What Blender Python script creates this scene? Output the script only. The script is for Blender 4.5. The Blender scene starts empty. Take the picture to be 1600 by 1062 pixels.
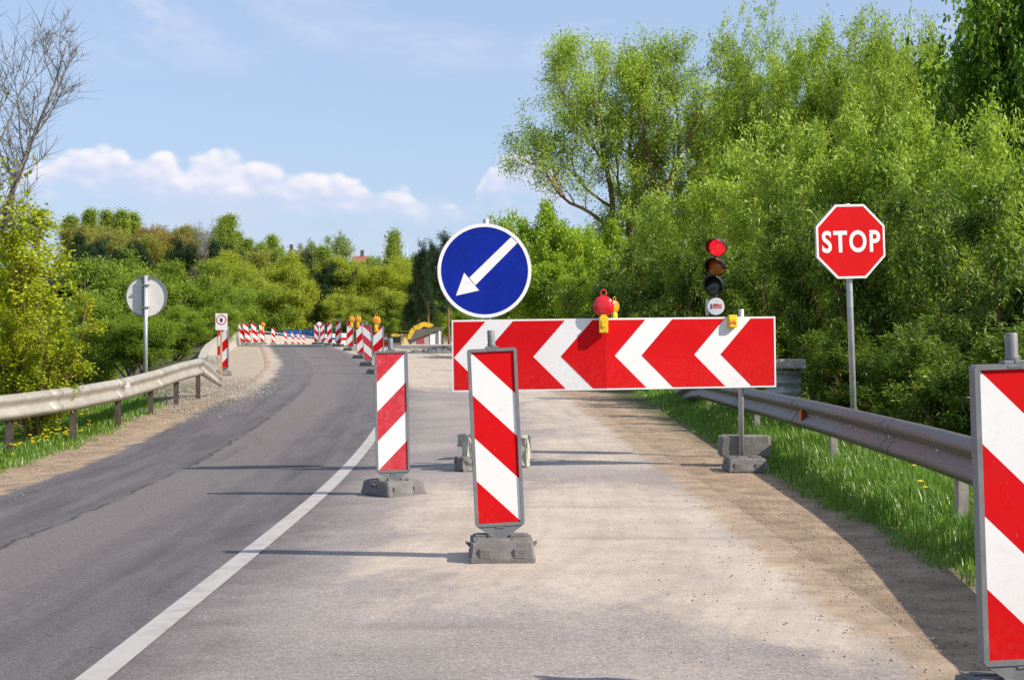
import bpy, bmesh, math, random
import numpy as np
from mathutils import Vector, Matrix
PI = math.pi
R = math.radians
scene = bpy.context.scene
col = scene.collection

# ------------------------------------------------------------------ camera
F = 2500.0                       # focal length in photo pixels (photo is 1600 px wide)
EYE = 1.24
HZ = 536.0                       # photo row of the eye level
cam_d = bpy.data.cameras.new('camera'); cam = bpy.data.objects.new('camera', cam_d); col.objects.link(cam)
cam.location = (0, 0, EYE)
cam.rotation_euler = (PI/2 + (HZ-531)/F, 0, 0)
cam_d.sensor_width = 36; cam_d.lens = 36*F/1600
cam_d.clip_start = 0.1; cam_d.clip_end = 9000
scene.camera = cam

# ------------------------------------------------------------------ light
SUN_AZ = 113.0                   # clockwise from +Y (the view direction)
SUN_EL = 37.0
sd = Vector((math.sin(R(SUN_AZ))*math.cos(R(SUN_EL)), math.cos(R(SUN_AZ))*math.cos(R(SUN_EL)), math.sin(R(SUN_EL))))
sun_d = bpy.data.lights.new('sun', 'SUN'); sun = bpy.data.objects.new('sun', sun_d); col.objects.link(sun)
sun_d.energy = 5.0; sun_d.angle = R(0.5); sun_d.color = (1.0, 0.92, 0.79)
sun.rotation_euler = sd.to_track_quat('Z', 'Y').to_euler()
sun.location = (30, -20, 40)
vs = scene.view_settings
vs.view_transform = 'Standard'; vs.look = 'None'; vs.exposure = 0.42; vs.gamma = 1.0
try: vs.use_curve_mapping = False
except Exception: pass
scene.render.engine = 'CYCLES'
scene.cycles.max_bounces = 5; scene.cycles.diffuse_bounces = 3; scene.cycles.glossy_bounces = 2
scene.cycles.transmission_bounces = 3; scene.cycles.transparent_max_bounces = 6
scene.cycles.use_denoising = False
try:
    scene.cycles.denoiser = 'OPENIMAGEDENOISE'; scene.cycles.denoising_input_passes = 'RGB_ALBEDO_NORMAL'; scene.cycles.denoising_prefilter = 'ACCURATE'
except Exception: pass

# ------------------------------------------------------------------ node helpers
class NT:
    def __init__(s, tree): s.t = tree
    def n(s, typ, props=None, **ins):
        nd = s.t.nodes.new(typ)
        for k, v in (props or {}).items(): setattr(nd, k, v)
        for k, v in ins.items():
            key = int(k[1:]) if k[0] == '_' and k[1:].isdigit() else k.replace('_', ' ')
            s.set(nd.inputs[key], v)
        return nd
    def set(s, sock, v):
        if isinstance(v, bpy.types.NodeSocket): s.t.links.new(v, sock)
        elif isinstance(v, bpy.types.Node): s.t.links.new(v.outputs[0], sock)
        else:
            if isinstance(v, tuple) and len(v) == 3 and sock.type == 'RGBA': v = (*v, 1)
            sock.default_value = v
    def m(s, op, a, b=0.0, c=None, clamp=False):
        nd = s.t.nodes.new('ShaderNodeMath'); nd.operation = op; nd.use_clamp = clamp
        s.set(nd.inputs[0], a); s.set(nd.inputs[1], b)
        if c is not None: s.set(nd.inputs[2], c)
        return nd.outputs[0]
    def vm(s, op, a, b=(0, 0, 0)):
        nd = s.t.nodes.new('ShaderNodeVectorMath'); nd.operation = op
        s.set(nd.inputs[0], a); s.set(nd.inputs[1], b)
        return nd.outputs[0]
    def mix(s, f, a, b, blend='MIX'):
        nd = s.t.nodes.new('ShaderNodeMix'); nd.data_type = 'RGBA'; nd.blend_type = blend
        s.set(nd.inputs[0], f); s.set(nd.inputs[6], a); s.set(nd.inputs[7], b)
        return nd.outputs[2]
    def noise(s, vec, scale, detail=4, rough=0.55, dist=0.0):
        nd = s.n('ShaderNodeTexNoise', None, Vector=vec, Scale=scale, Detail=detail, Roughness=rough, Distortion=dist)
        return nd.outputs[0]
    def step(s, v, lo, hi, a=0.0, b=1.0):
        nd = s.t.nodes.new('ShaderNodeMapRange'); nd.interpolation_type = 'SMOOTHSTEP'
        s.set(nd.inputs[0], v); s.set(nd.inputs[1], lo); s.set(nd.inputs[2], hi); s.set(nd.inputs[3], a); s.set(nd.inputs[4], b)
        return nd.outputs[0]
    def lin(s, v, lo, hi, a=0.0, b=1.0):
        nd = s.t.nodes.new('ShaderNodeMapRange')
        s.set(nd.inputs[0], v); s.set(nd.inputs[1], lo); s.set(nd.inputs[2], hi); s.set(nd.inputs[3], a); s.set(nd.inputs[4], b)
        return nd.outputs[0]
    def ramp(s, v, stops, interp='LINEAR'):
        nd = s.t.nodes.new('ShaderNodeValToRGB'); cr = nd.color_ramp; cr.interpolation = interp
        while len(cr.elements) < len(stops): cr.elements.new(0.5)
        for e, (p, c) in zip(cr.elements, stops):
            e.position = p; e.color = (c, c, c, 1) if not isinstance(c, tuple) else (*c, 1)
        s.set(nd.inputs[0], v)
        return nd.outputs[0]

# ------------------------------------------------------------------ world: sky with clouds
w = bpy.data.worlds.new('World'); scene.world = w; w.use_nodes = True
wt = w.node_tree; wt.nodes.clear(); N = NT(wt)
SKY = 0.10
sky = N.n('ShaderNodeTexSky'); sky.sky_type = 'NISHITA'; sky.sun_disc = False
sky.sun_elevation = R(SUN_EL); sky.sun_rotation = R(SUN_AZ); sky.air_density = 1.0; sky.dust_density = 0.7; sky.ozone_density = 1.6
dirv = N.n('ShaderNodeTexCoord').outputs['Generated']
sx = N.n('ShaderNodeSeparateXYZ', None, Vector=dirv)
az = N.m('ARCTAN2', sx.outputs[0], sx.outputs[1])
el = N.m('ARCSINE', sx.outputs[2])
uv = N.n('ShaderNodeCombineXYZ', None, X=az, Y=el, Z=0.0).outputs[0]
skyc = N.mix(1.0, sky.outputs[0], (0.93, 0.97, 1.06), 'MULTIPLY')
skyc = N.mix(N.step(el, 0.0, 0.30, 0.6, 0.6), skyc, (3.95, 5.05, 7.0))
# cumulus bank: cloud-top elevation as a function of azimuth
def pxaz(x): return (math.atan((x-800)/F)+0.4)/0.8
def pxel(y): return math.atan((HZ-y)/F)/0.2
tops = [(0, 300), (60, 262), (110, 236), (185, 240), (215, 254), (255, 243), (290, 262), (335, 238), (395, 240), (440, 258), (470, 262), (520, 262), (565, 284), (585, 300), (625, 288), (665, 302), (700, 314), (732, 322), (748, 285), (766, 250), (800, 236), (850, 240), (900, 330)]
bots = [(0, 300), (110, 290), (300, 312), (520, 318), (700, 330), (732, 318), (762, 286), (850, 290), (900, 335)]
top = N.m('MULTIPLY', N.ramp(N.lin(az, -0.4, 0.4), [(pxaz(x), pxel(y)) for x, y in tops]), 0.2)
bot = N.m('MULTIPLY', N.ramp(N.lin(az, -0.4, 0.4), [(pxaz(x), pxel(y)) for x, y in bots]), 0.2)
cuv = N.vm('MULTIPLY', uv, (1.0, 1.5, 1.0))
n1 = N.noise(cuv, 38.0, 4, 0.5, 0.0)
def puff(off):
    a_ = N.n('ShaderNodeTexVoronoi', {'feature': 'SMOOTH_F1'}, Vector=N.vm('ADD', cuv, off), Scale=42.0, Smoothness=0.35).outputs[0]
    b_ = N.n('ShaderNodeTexVoronoi', {'feature': 'SMOOTH_F1'}, Vector=N.vm('ADD', cuv, off), Scale=105.0, Smoothness=0.35).outputs[0]
    return N.m('SUBTRACT', 0.75, N.m('ADD', N.m('MULTIPLY', a_, 0.62), N.m('MULTIPLY', b_, 0.26)))
n0 = puff((0, 0, 0))
n1 = N.m('ADD', N.m('MULTIPLY', n0, 0.75), N.m('MULTIPLY', n1, 0.25))
n2 = N.m('ADD', N.m('MULTIPLY', puff((0.004, 0.007, 0)), 0.75), N.m('MULTIPLY', N.noise(N.vm('ADD', cuv, (0.004, 0.007, 0)), 38.0, 4, 0.5), 0.25))
e = N.m('ADD', N.m('SUBTRACT', top, el), N.m('MULTIPLY', N.m('SUBTRACT', n1, 0.37), 0.034))
dtop = N.step(e, -0.0012, 0.0065)
eb = N.m('ADD', N.m('SUBTRACT', el, bot), N.m('MULTIPLY', N.m('SUBTRACT', n1, 0.5), 0.03))
dbot = N.step(eb, -0.02, 0.008)
dens = N.m('MULTIPLY', dtop, dbot)
rel = N.m('DIVIDE', N.m('SUBTRACT', el, bot), N.m('MAXIMUM', N.m('SUBTRACT', top, bot), 0.004), clamp=True)
lit = N.m('ADD', N.m('MULTIPLY', rel, 0.8), N.m('MULTIPLY', N.m('SUBTRACT', n1, n2), 2.2), clamp=True)
cc = N.mix(N.m('ADD', lit, 0.1, clamp=True), (4.9, 5.3, 6.9), (7.4, 7.2, 7.4))
skyc = N.mix(N.m('MULTIPLY', dens, 0.93), skyc, cc)
# thin high cloud and haze streaks
suv = N.vm('MULTIPLY', uv, (1.0, 3.2, 1.0))
c1 = N.noise(N.vm('ADD', suv, (3.1, 0.4, 0)), 5.0, 6, 0.6, 0.6)
wisp = N.m('MULTIPLY', N.step(c1, 0.46, 0.66), N.step(el, 0.155, 0.20))
skyc = N.mix(N.m('MULTIPLY', wisp, 0.55), skyc, (6.2, 6.3, 7.3))
c2 = N.noise(N.vm('MULTIPLY', uv, (1.0, 5.0, 1.0)), 9.0, 4, 0.5, 0.2)
low = N.m('MULTIPLY', N.step(c2, 0.42, 0.72), N.m('MULTIPLY', N.step(el, 0.12, 0.06), N.step(el, -0.01, 0.02)))
skyc = N.mix(N.m('MULTIPLY', low, 0.4), skyc, (5.6, 5.6, 6.8))
bg = N.n('ShaderNodeBackground', None, Color=skyc, Strength=SKY)
wo = N.n('ShaderNodeOutputWorld', None, Surface=bg)

# ------------------------------------------------------------------ ground shape
YT = np.arange(-120, 1001, 1.0)
def smooth_table(ys, vs_, k):
    t = np.interp(YT, ys, vs_)
    ker = np.hanning(2*k+3); ker /= ker.sum()
    return np.convolve(np.pad(t, k+1, mode='edge'), ker, 'valid')
PROF = smooth_table([-100, 14, 20, 28, 40, 50, 60, 70, 80, 100, 140, 200, 400], [0, 0, .06, .24, .43, .6, .82, .99, 1.1, 1.17, 1.12, .95, .9], 5)
XRT = smooth_table([-100, 14, 21, 28, 36, 47, 57, 80, 85, 110, 150, 190, 240, 400], [-1.6, -1.6, -1.78, -2.05, -2.75, -4.1, -5.7, -9.5, -10.3, -13.5, -17.3, -20.0, -22, -24], 4)
def ss(x, a, b):
    t = np.clip((np.asarray(x, float)-a)/(b-a), 0, 1); return t*t*(3-2*t)
def XR(Y): return np.interp(Y, YT, XRT)
def zg(X, Y):
    X = np.asarray(X, float); Y = np.asarray(Y, float)
    u = X-XR(Y)
    z = np.interp(Y, YT, PROF)
    z = z-.036*np.clip(1.3-u, 0, 6.0)*(1-ss(Y, 17, 29))
    re = 6+20*ss(Y, 48, 75)
    z = z-2.6*ss(u, re, re+7)
    z = z-5.0*ss(-u, 5.6, 15)*(1-0.9*ss(Y, 170, 250))
    z = z+15*ss(Y, 225, 345)*ss(-u, -30, 40)+4*ss(Y, 260, 420)
    return z
def gz(X, Y): return float(zg(X, Y))
def G(px, py):                   # photo pixel -> point on the ground
    a = (px-800)/F; b = -(py-HZ)/F
    y = 3.0
    while y < 400:
        if EYE+b*y <= gz(a*y, y): break
        y += 0.02
    return a*y, y, gz(a*y, y)
def P(px, py, Y): return Vector(((px-800)/F*Y, Y, EYE+(HZ-py)/F*Y))

# ------------------------------------------------------------------ object helpers
def tag(o, label=None, cat=None, group=None, kind=None):
    if label: o['label'] = label
    if cat: o['category'] = cat
    if group: o['group'] = group
    if kind: o['kind'] = kind
    return o
def empty(name, loc, label, cat, group=None, rot=(0, 0, 0)):
    o = bpy.data.objects.new(name, None); col.objects.link(o); o.location = loc; o.rotation_euler = rot
    o.empty_display_size = 0.2
    return tag(o, label, cat, group)
def link(name, me, parent=None, loc=None, rot=None):
    o = bpy.data.objects.new(name, me); col.objects.link(o)
    if parent: o.parent = parent
    if loc is not None: o.location = loc
    if rot is not None: o.rotation_euler = rot
    return o
def kids(o): return [c for c in bpy.data.objects if c.parent == o]
def copy_tree(o, parent=None):
    c = o.copy(); col.objects.link(c); c.parent = parent
    for ch in kids(o): copy_tree(ch, c)
    return c

class MB:
    """collects faces of one mesh"""
    def __init__(s): s.v = []; s.f = []; s.mi = []; s.sm = []
    def add(s, verts, faces, mi=0, smooth=False, M=None):
        o = len(s.v)
        s.v += [tuple(M @ Vector(p)) if M else tuple(p) for p in verts]
        for f in faces:
            s.f.append([i+o for i in f]); s.mi.append(mi); s.sm.append(smooth)
        return s
    def box(s, c, d, mi=0, M=None, bev=0.0):
        if bev > 0:
            bm = bmesh.new(); bmesh.ops.create_cube(bm, size=1)
            for v in bm.verts: v.co = Vector((v.co.x*d[0], v.co.y*d[1], v.co.z*d[2]))
            bmesh.ops.bevel(bm, geom=bm.edges[:], offset=bev, segments=2, profile=0.6, affect='EDGES')
            bm.verts.ensure_lookup_table()
            for i, v in enumerate(bm.verts): v.index = i
            s.add([(v.co.x+c[0], v.co.y+c[1], v.co.z+c[2]) for v in bm.verts], [[v.index for v in f.verts] for f in bm.faces], mi, False, M)
            bm.free(); return s
        x, y, z = c; a, b, h = d[0]/2, d[1]/2, d[2]/2
        vv = [(x-a, y-b, z-h), (x+a, y-b, z-h), (x+a, y+b, z-h), (x-a, y+b, z-h), (x-a, y-b, z+h), (x+a, y-b, z+h), (x+a, y+b, z+h), (x-a, y+b, z+h)]
        return s.add(vv, [(0, 3, 2, 1), (4, 5, 6, 7), (0, 1, 5, 4), (1, 2, 6, 5), (2, 3, 7, 6), (3, 0, 4, 7)], mi, False, M)
    def prism(s, pts, y0, y1, mi=0, M=None):          # polygon in x,z pushed along y (y0 is the front)
        n = len(pts)
        a = sum(pts[i][0]*pts[(i+1) % n][1]-pts[(i+1) % n][0]*pts[i][1] for i in range(n))
        if a < 0: pts = pts[::-1]
        vv = [(p[0], y0, p[1]) for p in pts]+[(p[0], y1, p[1]) for p in pts]
        ff = [list(range(n)), list(range(2*n-1, n-1, -1))]+[(i, i+n, (i+1) % n+n, (i+1) % n) for i in range(n)]
        return s.add(vv, ff, mi, False, M)
    def ring(s, outer, inner, y0, y1, mi=0, M=None):  # frame between two outlines of equal length
        n = len(outer)
        vv = [(p[0], y0, p[1]) for p in outer]+[(p[0], y0, p[1]) for p in inner]+[(p[0], y1, p[1]) for p in outer]+[(p[0], y1, p[1]) for p in inner]
        ff = []
        for i in range(n):
            j = (i+1) % n
            ff += [(i, j, j+n, i+n), (i+2*n, i+3*n, j+3*n, j+2*n), (i, i+2*n, j+2*n, j), (i+n, j+n, j+3*n, i+3*n)]
        return s.add(vv, ff, mi, False, M)
    def lathe(s, prof, seg=20, mi=0, M=None, axis='Z', smooth=True):   # prof: (r, h)
        vv = []; ff = []
        for r, h in prof:
            for k in range(seg):
                a = 2*PI*k/seg
                if axis == 'Z': vv.append((r*math.cos(a), r*math.sin(a), h))
                else: vv.append((r*math.cos(a), h, r*math.sin(a)))
        for i in range(len(prof)-1):
            for k in range(seg):
                q = (i*seg+k, i*seg+(k+1) % seg, (i+1)*seg+(k+1) % seg, (i+1)*seg+k)
                ff.append(q if axis == 'Z' else q[::-1])
        s.add(vv, ff, mi, smooth, M)
        c0 = list(range(seg)); c1 = [(len(prof)-1)*seg+k for k in range(seg)]
        o = len(s.v)-len(vv)
        for c, flip in ((c0, True), (c1, False)):
            if axis != 'Z': flip = not flip
            s.f.append([i+o for i in (c[::-1] if flip else c)]); s.mi.append(mi); s.sm.append(False)
        return s
    def tube(s, pts, rad, seg=6, mi=0, cap=True, smooth=True):
        pts = [Vector(p) for p in pts]; n = len(pts)
        if not hasattr(rad, '__len__'): rad = [rad]*n
        up = None; vv = []
        for i in range(n):
            t = (pts[min(i+1, n-1)]-pts[max(i-1, 0)])
            t = t.normalized() if t.length > 1e-9 else Vector((0, 0, 1))
            if up is None:
                up = Vector((1, 0, 0)) if abs(t.x) < 0.8 else Vector((0, 1, 0))
            a = (up-t*up.dot(t)).normalized(); b = t.cross(a); up = a
            for k in range(seg):
                q = 2*PI*k/seg
                vv.append(pts[i]+(a*math.cos(q)+b*math.sin(q))*rad[i])
        ff = [(i*seg+k, i*seg+(k+1) % seg, (i+1)*seg+(k+1) % seg, (i+1)*seg+k) for i in range(n-1) for k in range(seg)]
        if cap: ff += [list(range(seg))[::-1], [(n-1)*seg+k for k in range(seg)]]
        return s.add(vv, ff, mi, smooth)
    def mesh(s, name, mats):
        me = bpy.data.meshes.new(name)
        me.from_pydata(s.v, [], s.f)
        for m in (mats if isinstance(mats, (list, tuple)) else [mats]): me.materials.append(m)
        me.polygons.foreach_set('material_index', s.mi)
        me.polygons.foreach_set('use_smooth', s.sm)
        me.update()
        return me
    def build(s, name, mats, parent=None, loc=None, rot=None):
        return link(name, s.mesh(name, mats), parent, loc, rot)

# ------------------------------------------------------------------ materials
MATS = {}
def newmat(name):
    m = bpy.data.materials.new(name); m.use_nodes = True; m.node_tree.nodes.clear()
    MATS[name] = m
    return m, NT(m.node_tree)
def finish(N, bsdf): N.n('ShaderNodeOutputMaterial', None, Surface=bsdf)
def simple(name, c, rough=0.5, metal=0.0, var=0.12, scale=14.0, dirt=None, bump=0.0, spec=0.5, bscale=60.0, fine=0.0, splash=0.0):
    m, N = newmat(name)
    tc = N.n('ShaderNodeTexCoord').outputs['Object']
    n = N.noise(tc, scale, 5, 0.6)
    cv = N.mix(N.step(n, 0.3, 0.7), tuple(x*(1-var) for x in c), tuple(min(1, x*(1+var)) for x in c))
    if fine:
        cv = N.mix(1.0, cv, N.ramp(N.noise(tc, bscale*3, 2, 0.5), [(0.3, 1-fine), (0.7, 1+fine)]), 'MULTIPLY')
    if dirt:
        d, amt, ds = dirt
        cv = N.mix(N.m('MULTIPLY', N.step(N.noise(tc, ds, 6, 0.7), 0.48, 0.72), amt), cv, d)
    if splash:                     # dried road spray low on the boards, fine scratches all over
        zz = N.n('ShaderNodeSeparateXYZ', None, Vector=tc).outputs[2]
        sf = N.m('MULTIPLY', N.step(zz, 0.50, 0.08), N.step(N.noise(tc, 38.0, 6, 0.75), 0.42, 0.68))
        cv = N.mix(N.m('MULTIPLY', sf, splash), cv, (0.36, 0.29, 0.23))
        sc_ = N.noise(N.vm('MULTIPLY', tc, (6.0, 6.0, 0.9)), 16.0, 4, 0.7, 1.2)
        cv = N.mix(N.m('MULTIPLY', N.step(sc_, 0.67, 0.71), 0.25), cv, (0.42, 0.36, 0.33))
    b = N.n('ShaderNodeBsdfPrincipled', None, Base_Color=cv, Roughness=N.lin(n, 0.3, 0.7, rough*0.85, min(1, rough*1.15)), Metallic=metal, Specular_IOR_Level=spec)
    if bump:
        bp = N.n('ShaderNodeBump', None, Strength=bump, Distance=0.01, Height=N.noise(tc, bscale, 4, 0.6))
        N.set(b.inputs['Normal'], bp.outputs[0])
    finish(N, b); return m
DIRT = (0.25, 0.2, 0.15)
sign_red = simple('sign_red', (0.60, 0.003, 0.006), 0.6, 0, 0.05, 3, ((0.35, 0.05, 0.04), 0.12, 9), spec=0.12, splash=0.07)
worn_red = simple('worn_red', (0.55, 0.035, 0.05), 0.6, 0, 0.10, 8, ((0.6, 0.32, 0.32), 0.35, 30), spec=0.15, splash=0.4)
sign_white = simple('sign_white', (0.78, 0.77, 0.765), 0.6, 0, 0.02, 3, ((0.5, 0.45, 0.38), 0.16, 10), splash=0.28)
sign_blue = simple('sign_blue', (0.003, 0.018, 0.27), 0.6, 0, 0.10, 4, ((0.05, 0.10, 0.35), 0.10, 26), spec=0.12)
sign_back = simple('sign_back_grey', (0.72, 0.70, 0.68), 0.55, 0.0, 0.05, 5, (DIRT, 0.15, 8))
rim_grey = simple('rim_grey', (0.55, 0.56, 0.58), 0.45, 0.2, 0.06, 9)
plastic_grey = simple('grey_plastic', (0.17, 0.175, 0.185), 0.5, 0, 0.10, 9, ((0.32, 0.29, 0.25), 0.35, 12))
rubber = simple('recycled_rubber', (0.17, 0.16, 0.155), 0.85, 0, 0.14, 12, ((0.30, 0.26, 0.21), 0.55, 7), 0.6, 0.3, 130)
galv = simple('galvanised_steel', (0.50, 0.51, 0.52), 0.42, 0.5, 0.10, 10, ((0.4, 0.38, 0.34), 0.3, 12))
rail_left_m = simple('weathered_rail_steel', (0.37, 0.34, 0.295), 0.55, 0.25, 0.10, 4, ((0.33, 0.28, 0.22), 0.5, 5))
rail_right_m = simple('shaded_rail_steel', (0.15, 0.132, 0.125), 0.5, 0.2, 0.12, 4, ((0.2, 0.17, 0.15), 0.4, 5))  # steel colour darkened to carry the shade on the road-facing side
post_d = simple('rusty_post_steel', (0.11, 0.09, 0.075), 0.7, 0.2, 0.25, 9, ((0.06, 0.035, 0.02), 0.5, 14))
post_m = simple('rail_post_steel', (0.36, 0.33, 0.29), 0.6, 0.3, 0.2, 9, ((0.16, 0.1, 0.06), 0.5, 14))
concrete = simple('concrete', (0.40, 0.37, 0.32), 0.9, 0, 0.12, 6, ((0.24, 0.21, 0.17), 0.5, 9), 0.5, 0.3, 70)
concrete_dark = simple('dark_concrete', (0.20, 0.185, 0.165), 0.9, 0, 0.15, 6, ((0.12, 0.105, 0.085), 0.5, 9), 0.5, 0.3, 70)  # darker grey version of the concrete
concrete_pale = simple('pale_concrete', (0.40, 0.36, 0.30), 0.9, 0, 0.08, 2, ((0.35, 0.31, 0.25), 0.4, 2), 0.3, 0.3, 20)
stone = simple('rough_stone', (0.46, 0.43, 0.36), 0.95, 0, 0.25, 9, ((0.2, 0.18, 0.14), 0.5, 16), 0.8, 0.2, 40)
yellow_p = simple('yellow_plastic', (0.80, 0.52, 0.01), 0.4, 0, 0.06, 20, (DIRT, 0.2, 30))
black_p = simple('black_plastic', (0.012, 0.014, 0.016), 0.35, 0, 0.2, 20)
gray_dark = simple('dark_print', (0.03, 0.03, 0.05), 0.5, 0, 0.1, 20)
orange_p = simple('orange_plastic', (0.75, 0.13, 0.02), 0.5, 0, 0.1, 20)
orange_wood = simple('pale_orange_wood', (0.52, 0.30, 0.18), 0.8, 0, 0.12, 20)
blue_sheet = simple('blue_sheet', (0.02, 0.12, 0.42), 0.6, 0, 0.15, 1.0)
exc_yellow = simple('machine_yellow', (0.72, 0.46, 0.02), 0.45, 0, 0.08, 2, (DIRT, 0.3, 3))
dark_glass = simple('dark_glass', (0.015, 0.02, 0.022), 0.1, 0, 0.1, 2)
track_m = simple('track_steel', (0.06, 0.055, 0.05), 0.8, 0, 0.2, 6)
wall_grey = simple('grey_boards', (0.36, 0.36, 0.38), 0.8, 0, 0.12, 3)
door_red = simple('faded_red_paint', (0.34, 0.06, 0.06), 0.7, 0, 0.12, 2)
roof_dark = simple('dark_roofing', (0.11, 0.10, 0.09), 0.8, 0, 0.15, 2)
roof_red = simple('red_roof_tile', (0.33, 0.10, 0.07), 0.8, 0, 0.15, 1)
plaster = simple('pale_plaster', (0.60, 0.57, 0.52), 0.9, 0, 0.06, 1)
sand_heap_m = simple('heap_sand', (0.34, 0.23, 0.11), 0.95, 0, 0.15, 1.5, None, 0.5, 0.2, 8)
kerb_pile_m = simple('grey_slabs', (0.12, 0.12, 0.125), 0.9, 0, 0.25, 3, None, 0.6, 0.2, 6)
corr_m = simple('corrugated_sheet', (0.42, 0.43, 0.42), 0.5, 0.3, 0.12, 5, ((0.2, 0.16, 0.12), 0.5, 6))
blossom_m = simple('dandelion_yellow', (0.75, 0.55, 0.01), 0.7, 0, 0.1, 3)

def emis(name, c, base, s):
    m, N = newmat(name)
    tc = N.n('ShaderNodeTexCoord').outputs['Object']
    v = N.n('ShaderNodeTexVoronoi', None, Vector=tc, Scale=70.0).outputs[0]
    cv = N.mix(N.step(v, 0.1, 0.7), c, tuple(x*0.35 for x in c))
    b = N.n('ShaderNodeBsdfPrincipled', None, Base_Color=base, Roughness=0.15, Emission_Color=cv, Emission_Strength=s)
    finish(N, b); return m
lens_red_lit = emis('lit_red_lens', (1.0, 0.02, 0.03), (0.5, 0.01, 0.01), 1.15)
def lens(name, c):
    m, N = newmat(name)
    tc = N.n('ShaderNodeTexCoord').outputs['Object']
    wv = N.n('ShaderNodeTexVoronoi', None, Vector=tc, Scale=110.0).outputs[0]
    cv = N.mix(N.step(wv, 0.0, 0.6), tuple(x*1.1 for x in c), tuple(x*0.8 for x in c))
    bp = N.n('ShaderNodeBump', None, Strength=0.12, Distance=0.002, Height=wv)
    b = N.n('ShaderNodeBsdfPrincipled', None, Base_Color=cv, Roughness=0.14, Normal=bp.outputs[0], Coat_Weight=0.4)
    finish(N, b); return m
lens_red = lens('red_lens', (0.78, 0.012, 0.025))
lens_amber = lens('amber_lens', (0.80, 0.33, 0.012))
lens_amber_dim = lens('dim_amber_lens', (0.62, 0.17, 0.012))
lens_dark = lens('dark_green_lens', (0.012, 0.03, 0.03))

def leaf_mat(name, c1, c2, c3=None, transl=0.42, gloss=0.025, patch=0.5):
    m, N = newmat(name)
    geo = N.n('ShaderNodeNewGeometry')
    rnd = geo.outputs['Random Per Island']
    tc = N.n('ShaderNodeTexCoord').outputs['Object']
    big = N.noise(tc, patch, 2, 0.5)
    f = N.m('ADD', N.m('MULTIPLY', rnd, 0.65), N.m('MULTIPLY', N.m('SUBTRACT', big, 0.33), 1.0), clamp=True)
    cv = N.ramp(f, [(0, c1), (0.55, c2), (1.0, c3 or c2)])
    d = N.n('ShaderNodeBsdfDiffuse', None, Color=cv)
    t = N.n('ShaderNodeBsdfTranslucent', None, Color=N.mix(1.0, cv, (1.25, 1.15, 0.6), 'MULTIPLY'))
    a = N.n('ShaderNodeMixShader', None, Fac=transl, _1=d.outputs[0], _2=t.outputs[0])
    g = N.n('ShaderNodeBsdfGlossy', None, Color=(0.8, 0.9, 0.7), Roughness=0.5)
    b = N.n('ShaderNodeMixShader', None, Fac=gloss, _1=a.outputs[0], _2=g.outputs[0])
    finish(N, b); return m
L = {}
L['willow'] = leaf_mat('willow_leaf', (0.16, 0.25, 0.03), (0.32, 0.47, 0.058), (0.55, 0.68, 0.15), gloss=0.03, transl=0.44)
L['willow_shaded'] = leaf_mat('willow_leaf_shaded', (0.06, 0.11, 0.013), (0.125, 0.215, 0.022), (0.31, 0.43, 0.05), gloss=0.04)  # thicket copy of the willow leaf, canopy shade put into its colour
L['bright'] = leaf_mat('fresh_leaf', (0.177, 0.307, 0.022), (0.299, 0.446, 0.037), (0.420, 0.552, 0.056))
L['maple'] = leaf_mat('maple_leaf', (0.07, 0.16, 0.014), (0.125, 0.25, 0.02), (0.20, 0.34, 0.03))
L['yellow'] = leaf_mat('yellow_green_leaf', (0.22, 0.28, 0.012), (0.38, 0.46, 0.02), (0.54, 0.57, 0.035))
L['yelmid'] = leaf_mat('yellowish_leaf', (0.22, 0.29, 0.035), (0.36, 0.43, 0.05), (0.48, 0.52, 0.065), transl=0.48)
L['osier'] = leaf_mat('osier_leaf', (0.16, 0.25, 0.035), (0.25, 0.36, 0.05), (0.35, 0.45, 0.07), patch=0.3, transl=0.48)
L['olive'] = leaf_mat('olive_leaf', (0.22, 0.24, 0.06), (0.32, 0.33, 0.08), (0.40, 0.40, 0.10), patch=0.2, transl=0.46)
L['poplar'] = leaf_mat('poplar_leaf', (0.20, 0.28, 0.06), (0.31, 0.41, 0.08), (0.42, 0.50, 0.11), patch=0.2, transl=0.48)
L['russet'] = leaf_mat('russet_leaf', (0.26, 0.19, 0.06), (0.35, 0.27, 0.075), (0.34, 0.36, 0.08), patch=0.2, transl=0.45)
L['conifer'] = leaf_mat('conifer_needle', (0.022, 0.046, 0.020), (0.038, 0.072, 0.028), (0.06, 0.10, 0.036), transl=0.15, gloss=0.02, patch=0.3)
L['birch'] = leaf_mat('birch_leaf', (0.189, 0.265, 0.094), (0.287, 0.371, 0.122), (0.354, 0.425, 0.150), patch=0.2)
L['bud'] = leaf_mat('bud_leaf', (0.265, 0.213, 0.094), (0.354, 0.319, 0.094), (0.442, 0.425, 0.094))
def bark(name, c):
    m, N = newmat(name)
    tc = N.n('ShaderNodeTexCoord').outputs['Object']
    n = N.noise(N.vm('MULTIPLY', tc, (1, 1, 0.25)), 14.0, 5, 0.65)
    cv = N.mix(N.step(n, 0.3, 0.7), tuple(x*0.55 for x in c), tuple(x*1.3 for x in c))
    b = N.n('ShaderNodeBsdfPrincipled', None, Base_Color=cv, Roughness=0.9)
    bp = N.n('ShaderNodeBump', None, Strength=0.7, Distance=0.03, Height=n); N.set(b.inputs['Normal'], bp.outputs[0])
    finish(N, b); return m
bark_m = bark('bark_brown', (0.15, 0.105, 0.07))
bark_g = bark('bark_grey', (0.17, 0.15, 0.135))
bark_r = bark('bark_reddish', (0.20, 0.11, 0.06))

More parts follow.
